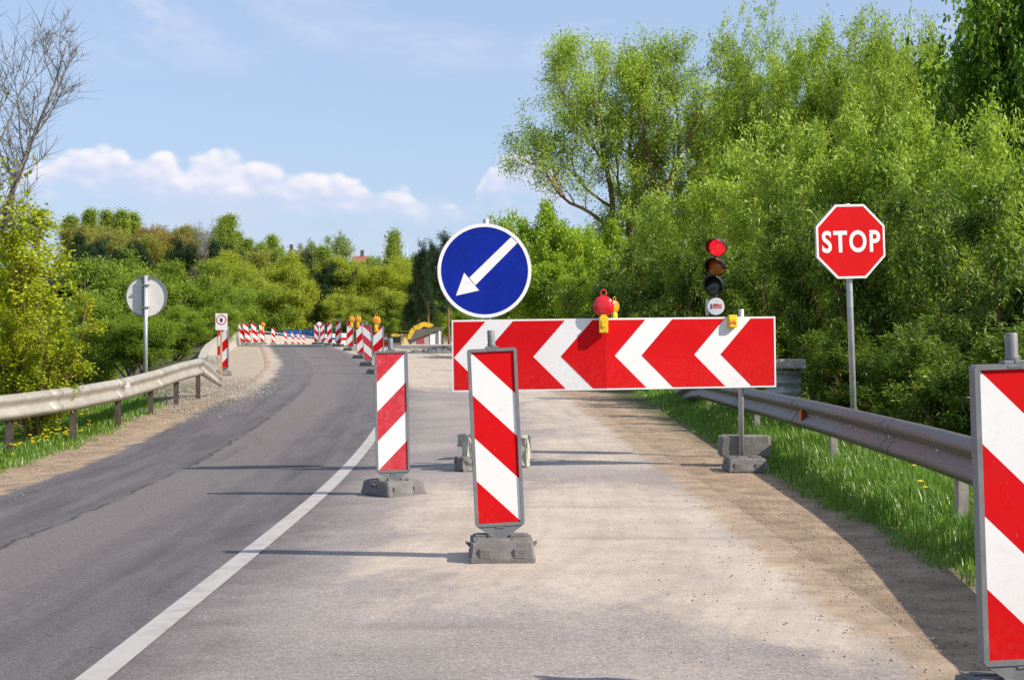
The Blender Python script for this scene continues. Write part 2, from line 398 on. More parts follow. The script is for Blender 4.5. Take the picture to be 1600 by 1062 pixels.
grass_m, N = newmat('grass_blade')
rnd = N.n('ShaderNodeNewGeometry').outputs['Random Per Island']
gp = N.n('ShaderNodeNewGeometry').outputs['Position']
gn = N.noise(gp, 1.3, 3, 0.5)
cv = N.ramp(N.m('ADD', N.m('MULTIPLY', rnd, 0.7), N.m('MULTIPLY', N.m('SUBTRACT', gn, 0.35), 0.8), clamp=True), [(0, (0.08, 0.18, 0.012)), (0.5, (0.15, 0.29, 0.02)), (0.9, (0.23, 0.37, 0.035)), (1.0, (0.36, 0.36, 0.09))])
d = N.n('ShaderNodeBsdfDiffuse', None, Color=cv); t = N.n('ShaderNodeBsdfTranslucent', None, Color=cv)
a = N.n('ShaderNodeMixShader', None, Fac=0.4, _1=d.outputs[0], _2=t.outputs[0])
g = N.n('ShaderNodeBsdfGlossy', None, Color=(1, 1, 1), Roughness=0.4)
finish(N, N.n('ShaderNodeMixShader', None, Fac=0.04, _1=a.outputs[0], _2=g.outputs[0]))

# ---- ground materials, all in metres on the ground itself
def sand_col(N, p):
    n = N.noise(p, 1.7, 6, 0.65)
    c = N.mix(N.step(n, 0.3, 0.7), (0.46, 0.37, 0.29), (0.60, 0.50, 0.40))
    c = N.mix(N.m('MULTIPLY', N.step(N.noise(p, 60.0, 3, 0.7), 0.55, 0.75), 0.45), c, (0.22, 0.18, 0.145))
    return N.mix(N.m('MULTIPLY', N.step(N.noise(p, 130.0, 2, 0.6), 0.6, 0.8), 0.5), c, (0.62, 0.55, 0.47))
def dirt_col(N, p):
    d = N.mix(N.step(N.noise(p, 3.0, 7, 0.7), 0.3, 0.7), (0.23, 0.16, 0.105), (0.43, 0.315, 0.215))
    d = N.mix(N.m('MULTIPLY', N.step(N.noise(p, 55.0, 4, 0.75), 0.5, 0.72), 0.6), d, (0.09, 0.07, 0.05))
    d = N.mix(N.m('MULTIPLY', N.step(N.noise(p, 11.0, 5, 0.75), 0.55, 0.7), 0.4), d, (0.13, 0.095, 0.065))
    return N.mix(N.m('MULTIPLY', N.step(N.noise(p, 80.0, 3, 0.7), 0.58, 0.74), 0.6), d, (0.5, 0.43, 0.35))
road_m, N = newmat('asphalt_with_sand')
p = N.n('ShaderNodeNewGeometry').outputs['Position']
u = N.n('ShaderNodeAttribute', {'attribute_name': 'u'}).outputs['Fac']
y = N.n('ShaderNodeSeparateXYZ', None, Vector=p).outputs[1]
along = N.n('ShaderNodeCombineXYZ', None, X=N.m('MULTIPLY', u, 1.0), Y=N.m('MULTIPLY', y, 0.16), Z=0.0).outputs[0]
nb = N.noise(p, 0.5, 5, 0.6); ns = N.noise(along, 2.6, 6, 0.65, 0.4); nm = N.noise(p, 3.2, 5, 0.6)
sp = N.noise(p, 95.0, 3, 0.75)
wt = N.noise(N.n('ShaderNodeCombineXYZ', None, X=N.m('MULTIPLY', u, 3.2), Y=N.m('MULTIPLY', y, 0.10), Z=0.0).outputs[0], 1.3, 5, 0.6, 0.25)
leftc = N.mix(N.step(N.m('ADD', N.m('MULTIPLY', ns, 0.5), N.m('MULTIPLY', wt, 0.5)), 0.36, 0.64), (0.084, 0.075, 0.080), (0.140, 0.124, 0.127))
rightc = N.mix(N.step(nb, 0.3, 0.7), (0.235, 0.205, 0.192), (0.335, 0.292, 0.27))
jn = N.m('ADD', u, N.m('MULTIPLY', N.m('SUBTRACT', N.noise(p, 2.0, 5, 0.7), 0.5), 0.28))
strip = N.m('MULTIPLY', N.step(jn, -1.78, -1.70), N.step(jn, -0.55, -1.35))
leftc = N.mix(N.m('MULTIPLY', strip, 0.75), leftc, (0.17, 0.148, 0.14))
leftc = N.mix(N.m('MULTIPLY', N.step(y, 22.0, 44.0), 0.55), leftc, (0.16, 0.142, 0.135))
crack = N.m('MULTIPLY', N.m('MULTIPLY', N.step(jn, -1.805, -1.785), N.step(jn, -1.745, -1.765)), N.m('MULTIPLY', N.step(N.noise(p, 1.2, 3, 0.6), 0.40, 0.55), N.step(y, 26.0, 20.0)))
c = N.mix(N.step(N.m('ADD', u, N.m('MULTIPLY', N.m('SUBTRACT', nm, 0.5), 0.7)), -0.25, 0.75), leftc, rightc)
c = N.mix(N.m('MULTIPLY', crack, 0.75), c, (0.035, 0.032, 0.03))
c = N.mix(N.m('MULTIPLY', N.step(N.noise(along, 1.1, 4, 0.6, 0.5), 0.56, 0.74), 0.35), c, (0.055, 0.05, 0.05))
c = N.mix(1.0, c, N.ramp(sp, [(0.25, 0.38), (0.42, 0.82), (0.52, 1.0), (0.62, 1.25), (0.75, 2.4)]), 'MULTIPLY')
c = N.mix(1.0, c, N.ramp(N.noise(p, 34.0, 3, 0.7), [(0.3, 0.82), (0.7, 1.18)]), 'MULTIPLY')
# sand blown over the closed lane
side = N.step(u, 0.25, 1.25)
yy = N.m('ADD', y, N.m('ADD', N.m('MULTIPLY', N.m('MAXIMUM', N.m('SUBTRACT', u, 1.3), 0.0), 0.9), N.m('MULTIPLY', N.m('SUBTRACT', N.noise(p, 0.9, 4, 0.6), 0.5), 2.2)))
mid = N.m('MULTIPLY', N.step(yy, 6.2, 9.2), N.step(y, 16.0, 12.4))
b1 = N.m('MULTIPLY', N.m('MULTIPLY', side, mid), 0.36)
b2 = N.m('MULTIPLY', N.m('MULTIPLY', N.step(u, 1.3, 2.6), N.step(y, 14.0, 17.0)), 0.33)
b3 = N.m('MULTIPLY', N.step(u, 2.75, 3.25), 0.1)
b4 = N.m('MULTIPLY', N.m('MULTIPLY', N.step(y, 29.0, 37.0), N.step(u, 0.0, 0.7)), 0.6)
b5 = N.m('MULTIPLY', N.m('MULTIPLY', N.step(u, -2.3, -3.1), N.step(y, 24.0, 34.0)), 0.5)
b6 = N.m('MULTIPLY', N.m('MULTIPLY', N.step(u, 0.8, 2.0), N.step(y, 9.0, 4.0)), 0.24)
bias = N.m('MAXIMUM', N.m('MAXIMUM', N.m('MAXIMUM', b1, b2), N.m('MAXIMUM', b3, b4)), N.m('MAXIMUM', b5, b6))
sw = N.noise(N.vm('MULTIPLY', p, (1.0, 0.42, 1.0)), 1.05, 7, 0.66, 0.8)
msk = N.step(N.m('ADD', N.m('ADD', N.m('MULTIPLY', sw, 0.72), N.m('MULTIPLY', N.noise(N.vm('MULTIPLY', p, (1.0, 0.6, 1.0)), 9.0, 6, 0.72), 0.28)), bias), 0.62, 0.86)
msk = N.m('MULTIPLY', msk, N.lin(sp, 0.35, 0.6, 0.45, 1.0), clamp=True)
strk = N.noise(N.n('ShaderNodeCombineXYZ', None, X=N.m('ADD', N.m('MULTIPLY', u, 5.0), N.m('MULTIPLY', N.m('POWER', N.m('MAXIMUM', N.m('SUBTRACT', 11.0, y), 0.0), 1.7), 0.35)), Y=N.m('MULTIPLY', y, 0.25), Z=0.0).outputs[0], 1.6, 5, 0.6, 0.2)
sandc = N.mix(1.0, sand_col(N, p), N.ramp(strk, [(0.3, 0.84), (0.5, 1.0), (0.7, 1.08)]), 'MULTIPLY')
c = N.mix(N.m('MULTIPLY', msk, 0.9), c, sandc)
edge = N.m('ADD', u, N.m('MULTIPLY', N.m('SUBTRACT', N.noise(p, 2.3, 7, 0.75), 0.5), 0.7))
c = N.mix(N.m('MULTIPLY', N.step(edge, 2.98, 3.16), N.lin(sp, 0.3, 0.55, 0.6, 1.0)), c, dirt_col(N, p))
edl = N.m('ADD', u, N.m('MULTIPLY', N.m('SUBTRACT', N.noise(p, 2.3, 7, 0.72), 0.5), 0.7))
c = N.mix(N.step(edl, -2.95, -3.08), c, dirt_col(N, p))
# scattered dark stains and dark streaks running across the closed lane
c = N.mix(N.m('MULTIPLY', N.step(N.noise(N.vm('MULTIPLY', p, (0.6, 1.4, 1)), 1.9, 5, 0.7), 0.64, 0.76), 0.4), c, (0.075, 0.068, 0.064))
tr = N.noise(N.n('ShaderNodeCombineXYZ', None, X=N.m('MULTIPLY', y, 1.2), Y=N.m('MULTIPLY', u, 0.12), Z=0.0).outputs[0], 2.2, 5, 0.6, 0.3)
c = N.mix(N.m('MULTIPLY', N.m('MULTIPLY', N.step(tr, 0.55, 0.75), side), 0.35), c, (0.13, 0.115, 0.10))
bsd = N.n('ShaderNodeBsdfPrincipled', None, Base_Color=c, Roughness=0.85, Specular_IOR_Level=0.3)
bp = N.n('ShaderNodeBump', None, Strength=0.55, Distance=0.006, Height=N.noise(p, 150.0, 4, 0.7)); N.set(bsd.inputs['Normal'], bp.outputs[0])
finish(N, bsd)

line_m, N = newmat('worn_white_paint')
p = N.n('ShaderNodeNewGeometry').outputs['Position']
wear = N.m('MULTIPLY', N.step(N.noise(p, 5.0, 7, 0.75), 0.44, 0.72), N.lin(N.noise(p, 90.0, 3, 0.7), 0.35, 0.65, 0.2, 1.0))
c = N.mix(wear, (0.40, 0.375, 0.35), (0.20, 0.185, 0.172))
finish(N, N.n('ShaderNodeBsdfPrincipled', None, Base_Color=c, Roughness=0.75))

terr_m, N = newmat('verge_soil_and_sand')
p = N.n('ShaderNodeNewGeometry').outputs['Position']
u = N.n('ShaderNodeAttribute', {'attribute_name': 'u'}).outputs['Fac']
y = N.n('ShaderNodeSeparateXYZ', None, Vector=p).outputs[1]
soil = N.mix(N.noise(p, 2.2, 6, 0.65), (0.05, 0.055, 0.02), (0.12, 0.11, 0.045))
soil = N.mix(N.m('MULTIPLY', N.noise(p, 0.12, 3, 0.5), 0.6), soil, (0.07, 0.10, 0.025))
dirt = dirt_col(N, p)
wob = N.m('ADD', u, N.m('MULTIPLY', N.m('SUBTRACT', N.noise(p, 1.6, 6, 0.7), 0.5), 0.9))
on = N.m('MULTIPLY', N.step(wob, 4.3, 3.8), N.step(wob, -4.15, -3.75))
c = N.mix(on, soil, dirt)
site = N.m('MULTIPLY', N.step(y, 30.0, 40.0), N.m('MULTIPLY', N.step(wob, -5.2, -4.6), N.step(N.m('SUBTRACT', wob, N.lin(y, 32.0, 52.0, 0.0, 16.0)), 5.0, 3.5)))
sc = sand_col(N, p)
sc = N.mix(N.m('MULTIPLY', N.step(N.noise(N.vm('MULTIPLY', p, (0.3, 1.0, 1.0)), 0.22, 4, 0.6), 0.5, 0.62), 0.55), sc, (0.34, 0.24, 0.13))
gv = N.mix(N.noise(p, 24.0, 4, 0.8), (0.27, 0.225, 0.175), (0.46, 0.385, 0.30))
sc = N.mix(N.step(u, -1.0, -2.6), sc, gv)
c = N.mix(N.m('MULTIPLY', site, N.step(y, 280.0, 230.0)), c, sc)
bsd = N.n('ShaderNodeBsdfPrincipled', None, Base_Color=c, Roughness=0.95, Specular_IOR_Level=0.2)
bp = N.n('ShaderNodeBump', None, Strength=0.8, Distance=0.02, Height=N.noise(p, 26.0, 6, 0.75)); N.set(bsd.inputs['Normal'], bp.outputs[0])
finish(N, bsd)

# ------------------------------------------------------------------ terrain, road, line
def sheet(name, us, ys, mat, lift=0.0, drop=None, kind='structure'):
    us = np.array(us, float); ys = np.array(ys, float)
    U, Y = np.meshgrid(us, ys); X = U+XR(Y); Z = zg(X, Y)+lift
    if drop: Z = Z-np.where((U > drop[0]+.01) & (U < drop[1]-.01) & (Y < drop[2]), 0.05, 0.0)
    rng = np.random.default_rng(3)
    nv = U.size; nu = len(us); ny = len(ys)
    co = np.stack([X, Y, Z], -1).reshape(-1, 3)
    i = np.arange(nv).reshape(ny, nu)
    q = np.stack([i[:-1, :-1], i[:-1, 1:], i[1:, 1:], i[1:, :-1]], -1).reshape(-1, 4)
    me = bpy.data.meshes.new(name); me.from_pydata(co.tolist(), [], q.tolist())
    me.polygons.foreach_set('use_smooth', [True]*len(q)); me.materials.append(mat)
    at = me.attributes.new('u', 'FLOAT', 'POINT'); at.data.foreach_set('value', U.reshape(-1))
    o = link(name, me); tag(o, kind=kind); return o
ULEFT, URIGHT, YEND = -3.15, 3.3, 150.0
def geom(a, b, n): return list(a*(b/a)**(np.arange(n)/(n-1)))
yl = [-400, -200, -100, -60]+list(np.arange(-40, 4, 4))+list(np.arange(4, 60, 0.5))+list(np.arange(60, 170, 2))+list(np.arange(170, 420, 8))+geom(430, 6000, 14)
ul = [-v for v in geom(18, 4000, 16)][::-1]+list(np.arange(-17, -5.5, 0.6))+[-5.2, -4.7, -4.2, -3.7, ULEFT, -2.8]+list(np.arange(-2.4, 3.2, 0.8))+[3.0, URIGHT, 3.7, 4.1, 4.5]+list(np.arange(5, 30, 0.75))+geom(32, 4000, 16)
sheet('ground', ul, yl, terr_m, 0.0, (ULEFT, URIGHT, YEND))
yr = list(np.arange(-40, 4, 4))+list(np.arange(4, 60, 0.5))+list(np.arange(60, YEND+.1, 2))
sheet('road', list(np.linspace(ULEFT, URIGHT, 15)), yr, road_m, 0.006)
sheet('road_line', [-0.065, 0.0, 0.065], list(np.arange(-20, 4, 4))+list(np.arange(4, 45, 0.5)), line_m, 0.011)

# ------------------------------------------------------------------ delineator beacons
def rrect(x0, x1, z0, z1, r, n=4):
    pts = []
    for cx, cz, a0 in ((x1-r, z1-r, 0), (x0+r, z1-r, 90), (x0+r, z0+r, 180), (x1-r, z0+r, 270)):
        for k in range(n+1):
            a = R(a0+90*k/n); pts.append((cx+r*math.cos(a), cz+r*math.sin(a)))
    return pts
def stripe_panel(slope, z0=0.205, w=0.25, h=1.0, y=-0.018, worn=False):
    """diagonal red and white bands on a thin board, both faces"""
    m = MB()
    def clip(poly, a, b, c):      # keep a*x+b*z >= c
        out = []
        for i in range(len(poly)):
            p, q = poly[i], poly[(i+1) % len(poly)]
            dp, dq = a*p[0]+b*p[1]-c, a*q[0]+b*q[1]-c
            if dp >= 0: out.append(p)
            if (dp >= 0) != (dq >= 0):
                t = dp/(dp-dq); out.append((p[0]+t*(q[0]-p[0]), p[1]+t*(q[1]-p[1])))
        return out
    rect = [(-w/2, z0), (w/2, z0), (w/2, z0+h), (-w/2, z0+h)]
    top = z0+h
    for k in range(6):
        # bands measured down from the corner line z = top - slope*(x + w/2)
        hi, lo = 0.25*(k-1), 0.25*k
        p = rect
        s = slope
        # depth d = top - z - (x*s + w/2)   (0 on the line through the top corner)
        p = clip(p, -s, -1.0, hi-top+w/2)
        if len(p) < 3: continue
        p = clip(p, s, 1.0, -(lo-top+w/2))
        if len(p) < 3: continue
        mi = 0 if k % 2 == 0 else 1
        area = abs(sum(p[i][0]*p[(i+1) % len(p)][1]-p[(i+1) % len(p)][0]*p[i][1] for i in range(len(p))))
        if area < 1e-5: continue
        a = sum(p[i][0]*p[(i+1) % len(p)][1]-p[(i+1) % len(p)][0]*p[i][1] for i in range(len(p)))
        if a < 0: p = p[::-1]
        n = len(p)
        m.add([(x, y, z) for x, z in p], [list(range(n))], mi)
        m.add([(x, -y, z) for x, z in p], [list(range(n))[::-1]], mi)
    return m.mesh('panel', [worn_red if worn else sign_red, sign_white])
PANEL_DOWN = stripe_panel(1.0)
PANEL_UP = stripe_panel(-1.0)
PANEL_UP_WORN = stripe_panel(-1.0, worn=True)
PANEL_DOWN_WORN = stripe_panel(1.0, worn=True)
def frame_mesh():
    m = MB()
    out = rrect(-.144, .144, .186, 1.224, .016); inn = rrect(-.1255, .1255, .2045, 1.2055, .001)
    m.ring(out, inn, -.027, .027)
    m.box((0, 0, .705), (.2512, .028, 1.0015))                        # web behind the two faces
    m.prism([(-.140, .190), (-.05, .125), (-.036, .06), (.036, .06), (.05, .125), (.140, .190)], -.022, .022)
    m.box((0, -.023, .178), (.05, .006, .008)); m.box((0, 0, 1.229), (.075, .05, .014), 0, None, .004)
    m.box((0, -.02, 1.214), (.05, .018, .006))
    m.lathe([(.026, 1.224), (.024, 1.25), (.022, 1.255), (.022, 1.325), (.019, 1.331)], 16)
    return m.mesh('frame', plastic_grey)
FRAME = frame_mesh()
def foot_mesh():
    m = MB()
    # recycled rubber foot: sloping skirt with a raised top plate, slots and moulded lugs
    def block(z0, z1, a0, b0, a1, b1, ch0, ch1):
        def oct_(a, b, ch, z): return [(-a+ch, -b, z), (a-ch, -b, z), (a, -b+ch, z), (a, b-ch, z), (a-ch, b, z), (-a+ch, b, z), (-a, b-ch, z), (-a, -b+ch, z)]
        vv = oct_(a0, b0, ch0, z0)+oct_(a1, b1, ch1, z1)
        ff = [list(range(8))[::-1], list(range(8, 16))]+[(i, (i+1) % 8, (i+1) % 8+8, i+8) for i in range(8)]
        m.add(vv, ff)
    block(0, .022, .190, .245, .190, .245, .012, .012)
    block(.022, .108, .187, .238, .180, .214, .012, .014)
    block(.108, .120, .168, .195, .164, .190, .012, .012)
    for sx in (-1, 1):
        m.box((sx*.098, 0.0, .127), (.11, .045, .016), 0, None, .004)
        m.box((sx*.062, -.03, .126), (.03, .03, .022), 0, None, .004)
        m.box((sx*.10, -.226, .05), (.07, .03, .06), 0, Matrix.Rotation(R(0), 4, 'X'), .008)
        m.tube([(sx*.188, -.03, .075), (sx*.205, -.015, .09), (sx*.205, .015, .09), (sx*.188, .03, .075)], .008, 6)
        for sy in (-1, 1): m.box((sx*.1, sy*.13, .121), (.09, .05, .012), 0, None, .003)
    return m.mesh('foot', rubber)
FOOT = foot_mesh()
BEACONS = 'red and white striped traffic beacons'
beacon0 = None
def beacon(loc, panel, label, lean=0.0, yaw=0.0, foot_yaw=0.0, pitch=0.0, scale=1.0):
    r = empty('delineator_beacon', loc, label, 'traffic beacon', BEACONS)
    r.scale = (scale, scale, scale)
    link('foot', FOOT, r, None, (0, 0, R(foot_yaw)))
    rot = (R(pitch), R(lean), R(yaw))
    f = link('frame', FRAME, r, (0, 0, 0), rot)
    p = link('panel', panel, r, (0, 0, 0), rot)
    return r
def on_ground(px, Y): X = (px-800)/F*Y; return (X, Y, gz(X, Y)+0.008)
beacon(on_ground(783.5, 9.22), PANEL_DOWN, 'striped beacon on grey foot standing alone in front of the chevron board', -2.7, 5, 2, scale=.983)
beacon(on_ground(615, 13.3), PANEL_UP_WORN, 'striped beacon on rubber foot beside the curving white line', -1.2, 8, 34, scale=.97)
beacon(on_ground(1599, 5.28), PANEL_DOWN, 'striped beacon cut by the right edge, largest one, before the guardrail', -1.9, 5, 0, scale=.952)
FARB = [ # px, Y, panel, label, lean
 (590, 41, PANEL_UP, 'right line beacon under a single amber lamp, half behind the near left beacon', 1),
 (577, 47.5, PANEL_DOWN_WORN, 'faded beacon with falling stripes in the right hand line', -4),
 (564, 55, PANEL_UP, 'leaning beacon under an amber lamp, next beyond the faded one', -2),
 (547, 66, PANEL_UP, 'beacon with rising stripes standing between two with lamps and a bare one', 0),
 (528.5, 77, PANEL_UP, 'beacon without lamp left of the amber lamps, tallest of the bare ones', 0),
 (515, 86, PANEL_UP, 'beacon without lamp, second of the bare ones in the right line', 0),
 (504, 97, PANEL_UP, 'far beacon under a small round white sign at the crest', 0),
 (494.5, 98, PANEL_DOWN, 'far beacon with falling stripes left of the small round sign', 0),
 (348.5, 40, PANEL_UP, 'beacon behind the small hand sign at the guardrail end', 0),
 (381, 86, PANEL_DOWN, 'leaning beacon before the pale parapet, leftmost of a close three', -9),
 (390, 86, PANEL_DOWN, 'leaning beacon before the pale parapet, middle of a close three', -12),
 (401, 88, PANEL_DOWN, 'leaning beacon before the pale parapet, last of a close three', -9),
 (411, 96, PANEL_DOWN, 'beacon with amber lamp on the left side of the crest', -5),
 (427, 122, PANEL_DOWN, 'small beacon alone in front of the far parapet rail', 0),
 (447, 150, PANEL_DOWN, 'tiny beacon beyond the crest, first of a row of four', -4),
 (458, 160, PANEL_DOWN, 'tiny beacon beyond the crest, second of a row of four', -4),
 (467, 170, PANEL_DOWN, 'tiny beacon beyond the crest, third of a row of four', -4),
 (475, 180, PANEL_DOWN, 'tiny beacon beyond the crest, last of a row of four', -4)]
FB = {}
for px, Y, pan, lab, ln in FARB:
    FB[px] = beacon(on_ground(px, Y), pan, lab, ln, 12 if px < 480 and px > 350 else -6, 60 if px > 480 else 20)

# ------------------------------------------------------------------ warning lamps
def warning_lamp(loc, lensm, label, s=1.0, yaw=0.0, rear=None, group='battery warning lamps'):
    r = empty('warning_lamp', loc, label, 'warning lamp', group, (0, 0, R(yaw))); r.scale = (s, s, s)
    m = MB(); m.box((0, 0, -.085), (.095, .075, .17), 0, None, .008); m.box((0, -.040, -.07), (.05, .008, .07), 0, None, .003)
    m.box((0, 0, .008), (.06, .05, .03), 0, None, .006); m.box((0.0, -.045, -.10), (.028, .01, .02))
    m.build('battery_case', yellow_p, r)
    m = MB(); m.lathe([(.02, -.034), (.06, -.032), (.086, -.026), (.096, -.014), (.098, -.011), (.108, -.011), (.108, .011), (.098, .011), (.096, .014), (.086, .026), (.06, .032), (.02, .034)], 28, 0, Matrix.Translation((0, 0, .115)), 'Y')
    m.lathe([(.112, -.008), (.112, .008)], 28, 0, Matrix.Translation((0, 0, .115)), 'Y')
    m.build('lens', lensm, r)
    m = MB(); m.tube([(.032*math.cos(a), 0, .255+.034*math.sin(a)) for a in np.linspace(0, 2*PI, 15)], .008, 6)
    m.build('carry_ring', lensm, r)
    return r
amber_proto = None
def lamp_on(px, lab, s=1.0):
    b = FB[px]; return warning_lamp((b.location.x, b.location.y, b.location.z+1.30), lens_amber, lab, s)
def amber_at(px, py, Y, lab, s=1.0): return warning_lamp(P(px, py, Y), lens_amber, lab, s)
amber_at(588, 508, 41, 'amber lamp above the beacon nearest the left striped one, single and largest amber', 1.02)
amber_at(559.5, 504, 55, 'amber lamp on the leaning beacon, right one of a touching pair', 0.98)
amber_at(549.5, 504, 66, 'amber lamp in the right line, left one of a touching pair', 1.12)
amber_at(411, 511, 96, 'tiny amber lamp on a beacon on the left side of the crest', 1.2)

# ------------------------------------------------------------------ chevron board
bx0, bx1, bY = 707, 1217, 15.45
BS = F/bY
W = (bx1-bx0)/BS; H = 112/BS
board = empty('chevron_board', P(707, 612, bY), 'long red and white chevron board across the closed lane', 'barrier board')
board.rotation_euler = (0, -R(0.72), 0)
def bxl(px): return (px-707)/BS
FOLD = 946
def foldM(x):                     # the right half is turned a little towards the sun
    return x
def clip_x(poly, x, keep_right):
    out = []
    for i in range(len(poly)):
        p, q = poly[i], poly[(i+1) % len(poly)]
        dp, dq = p[0]-x, q[0]-x
        if not keep_right: dp, dq = -dp, -dq
        if dp >= 0: out.append(p)
        if (dp >= 0) != (dq >= 0):
            t = dp/(dp-dq); out.append((p[0]+t*(q[0]-p[0]), p[1]+t*(q[1]-p[1])))
    return out
def board_half(x0, x1, yaw, name):
    # local frame: x from x0, front at y=0
    m = MB(); w = x1-x0
    m.box((w/2, .014, H/2), (w, .024, H), 0)              # aluminium body
    b = .017
    r0 = b if x0 == 0 else 0; r1 = w-b if x1 >= W-1e-6 else w
    m.prism([(0, 0), (w, 0), (w, H), (0, H)], -.002, .001, 1)      # white sheeting
    def red(poly):
        poly = clip_x(clip_x([(px, pz) for px, pz in poly], x0+r0, True), x0+r1, False)
        if len(poly) < 3: return
        m.prism([(px-x0, pz) for px, pz in poly], -.0045, -.002, 2)
    tips = [710, 834, 961.5, 1089.5]; th = 43; arm = 50
    zt, zb, zm = H-b, b, H*0.475
    for i, t in enumerate(tips+[1217]):
        lx = tips[i-1]+th if i > 0 else None
        # red area between chevron i-1 (on its left) and chevron i (on its right)
        t_ = t if i < 4 else 1500
        right = [(bxl(t_+arm), zt), (bxl(t_), zm), (bxl(t_+arm), zb)]
        left = [(bxl(lx+arm), zb), (bxl(lx), zm), (bxl(lx+arm), zt)] if lx else [(bxl(600), zb), (bxl(600), zm), (bxl(600), zt)]
        # split into upper and lower halves so every piece is convex
        red([right[0], right[1], left[1], left[2]]); red([right[1], right[2], left[0], left[1]])
    for zz in (H*.25, H*.75): m.box((w/2, .040, zz), (w-.06, .028, .035), 0)
    o = m.build(name, [rim_grey, sign_white, sign_red], board)
    o.location = (x0, 0, 0); o.rotation_euler = (0, 0, R(yaw))
    return o
xf = bxl(FOLD)
board_half(0, xf, 0.0, 'panel')
hr = board_half(xf+.004, W/math.cos(R(9)), 9.0, 'panel')
hr.location = (xf+.004, 0, 0)
def post_at(px, name, parent, z0w, ztop, yoff):
    X = (px-800)/F*bY
    m = MB(); m.lathe([(.027, z0w), (.027, ztop-.004), (.024, ztop)], 16)
    o = m.build(name, galv, None); o.location = (X, bY+yoff, 0)
    o.parent = parent; o.matrix_parent_inverse = Matrix.LocRotScale(parent.location, parent.rotation_euler.to_quaternion(), None).inverted()
    return o
zR = gz(2.2, 15.6)
post_at(1165, 'post', board, zR+.06, EYE+54/BS, .30)
post_at(779, 'post', board, zR+.06, EYE+33/BS, .095)
for X, yo in ((bxl(1163), .27), (bxl(779), .075)):
    for zz in (H*.25, H*.75):
        m = MB(); m.box((X, yo, zz), (.09, .075 if yo > .1 else .03, .03)); m.build('clamp', galv, board)
def stand_foot(px, Y, lab, yaw=0):
    r = empty('rubber_base', on_ground(px, Y), lab, 'sign base', 'rubber bases of the sign posts', (0, 0, R(yaw)))
    link('foot_block', FOOT, r); 
    return r
stand_foot(1164, 15.35, 'rubber base under the right post of the chevron board')
stand_foot(776, 15.6, 'rubber base under the left post of the chevron board, mostly hidden', 12)
def rock(name, loc, dims, seed, mat, lab, cat, group=None, rot=0, rough=.12, sub=2):
    rng = random.Random(seed)
    bm = bmesh.new(); bmesh.ops.create_cube(bm, size=1)
    bmesh.ops.bevel(bm, geom=bm.edges[:], offset=.06, segments=1, affect='EDGES')
    bmesh.ops.subdivide_edges(bm, edges=bm.edges[:], cuts=sub, use_grid_fill=True)
    for v in bm.verts:
        v.co = Vector(((v.co.x+rng.uniform(-1, 1)*rough*.35)*dims[0], (v.co.y+rng.uniform(-1, 1)*rough*.35)*dims[1], (v.co.z+.5+rng.uniform(-1, 1)*rough*.3)*dims[2]))
    me = bpy.data.meshes.new(name); bm.to_mesh(me); bm.free(); me.materials.append(mat)
    o = link(name, me, None, loc, (0, 0, R(rot))); return tag(o, lab, cat, group)
x, y_, z_ = on_ground(1165, 15.78)
rock('concrete_block', (x, y_+.1, z_+.09), (.5, .24, .21), 3, concrete_dark, 'grey concrete block weighing down the right board post', 'concrete block', None, -3, .04)
x, y_, z_ = on_ground(736, 15.5)
rock('stone_chunk', (x, y_, z_+.0), (.13, .2, .33), 5, stone, 'pale rough stone chunk left of the board post', 'stone', 'broken stone weights', 14, .22)
x, y_, z_ = on_ground(725, 15.35)
rock('stone_chunk', (x, y_-.02, z_), (.12, .16, .13), 6, rubber, 'small dark stone lowest and leftmost by the board post', 'stone', 'broken stone weights', 30, .25)
x, y_, z_ = on_ground(816, 15.7)
rock('stone_chunk', (x, y_, z_), (.12, .2, .30), 8, stone, 'pale stone chunk peeping out right of the near beacon', 'stone', 'broken stone weights', -10, .22)
x, y_, z_ = on_ground(727, 15.75)
rock('stone_chunk', (x, y_, z_+.2), (.09, .12, .12), 9, stone, 'little stone lying on top of the stone pile', 'stone', 'broken stone weights', 50, .25)

# red lamp and empty lamp holder hung on the board
rl = warning_lamp(P(943, 495, bY-.06), lens_red, 'red lamp with ring handle clipped to the middle of the chevron board', .9)
al = warning_lamp(P(960, 489, bY+.16), lens_amber, 'amber lamp peeping out behind the red lamp on the board', .54, 35)
hold = empty('lamp_holder', P(1145, 493, bY+.155), 'yellow lamp holder without lamp at the right end of the board', 'lamp holder', None, (0, 0, R(9)))
m = MB(); m.box((0, .012, -.055), (.085, .05, .125), 0, None, .008); m.box((0, -.014, -.07), (.07, .012, .085), 0, None, .003); m.build('case', yellow_p, hold)
m = MB(); m.prism([(-.026, -.085), (-.026, -.06), (0, -.045), (.026, -.06), (.026, -.085), (0, -.07)], -.026, -.019); m.build('clip', orange_p, hold)

# ------------------------------------------------------------------ blue arrow sign
sY = bY+.16
ds = empty('direction_sign', (*P(757, 423, sY).xy, 0), 'round blue sign with a white arrow pointing down left above the board', 'road sign')
cz = P(757, 423, sY).z; S = F/sY
def disc(r, n=48, sx=1.0): return [(r*sx*math.cos(2*PI*k/n), r*math.sin(2*PI*k/n)) for k in range(n)]
def zpts(poly, dz): return [(a, b+dz) for a, b in poly]
rr = 73.5/S
m = MB(); m.prism(zpts(disc(rr*.975), cz), -.012, .004, 0)
m.build('sign_face', sign_blue, ds)
m = MB(); m.ring(zpts(disc(rr), cz), zpts(disc(rr*.93), cz), -.016, -.010, 0); m.ring(zpts(disc(rr*1.004), cz), zpts(disc(rr*.975), cz), -.014, .030, 1)
m.build('rim', [sign_white, rim_grey], ds)
def z4(x, y): return ((660+x/3.124-757)/S, cz-(320+y/3.124-423)/S)
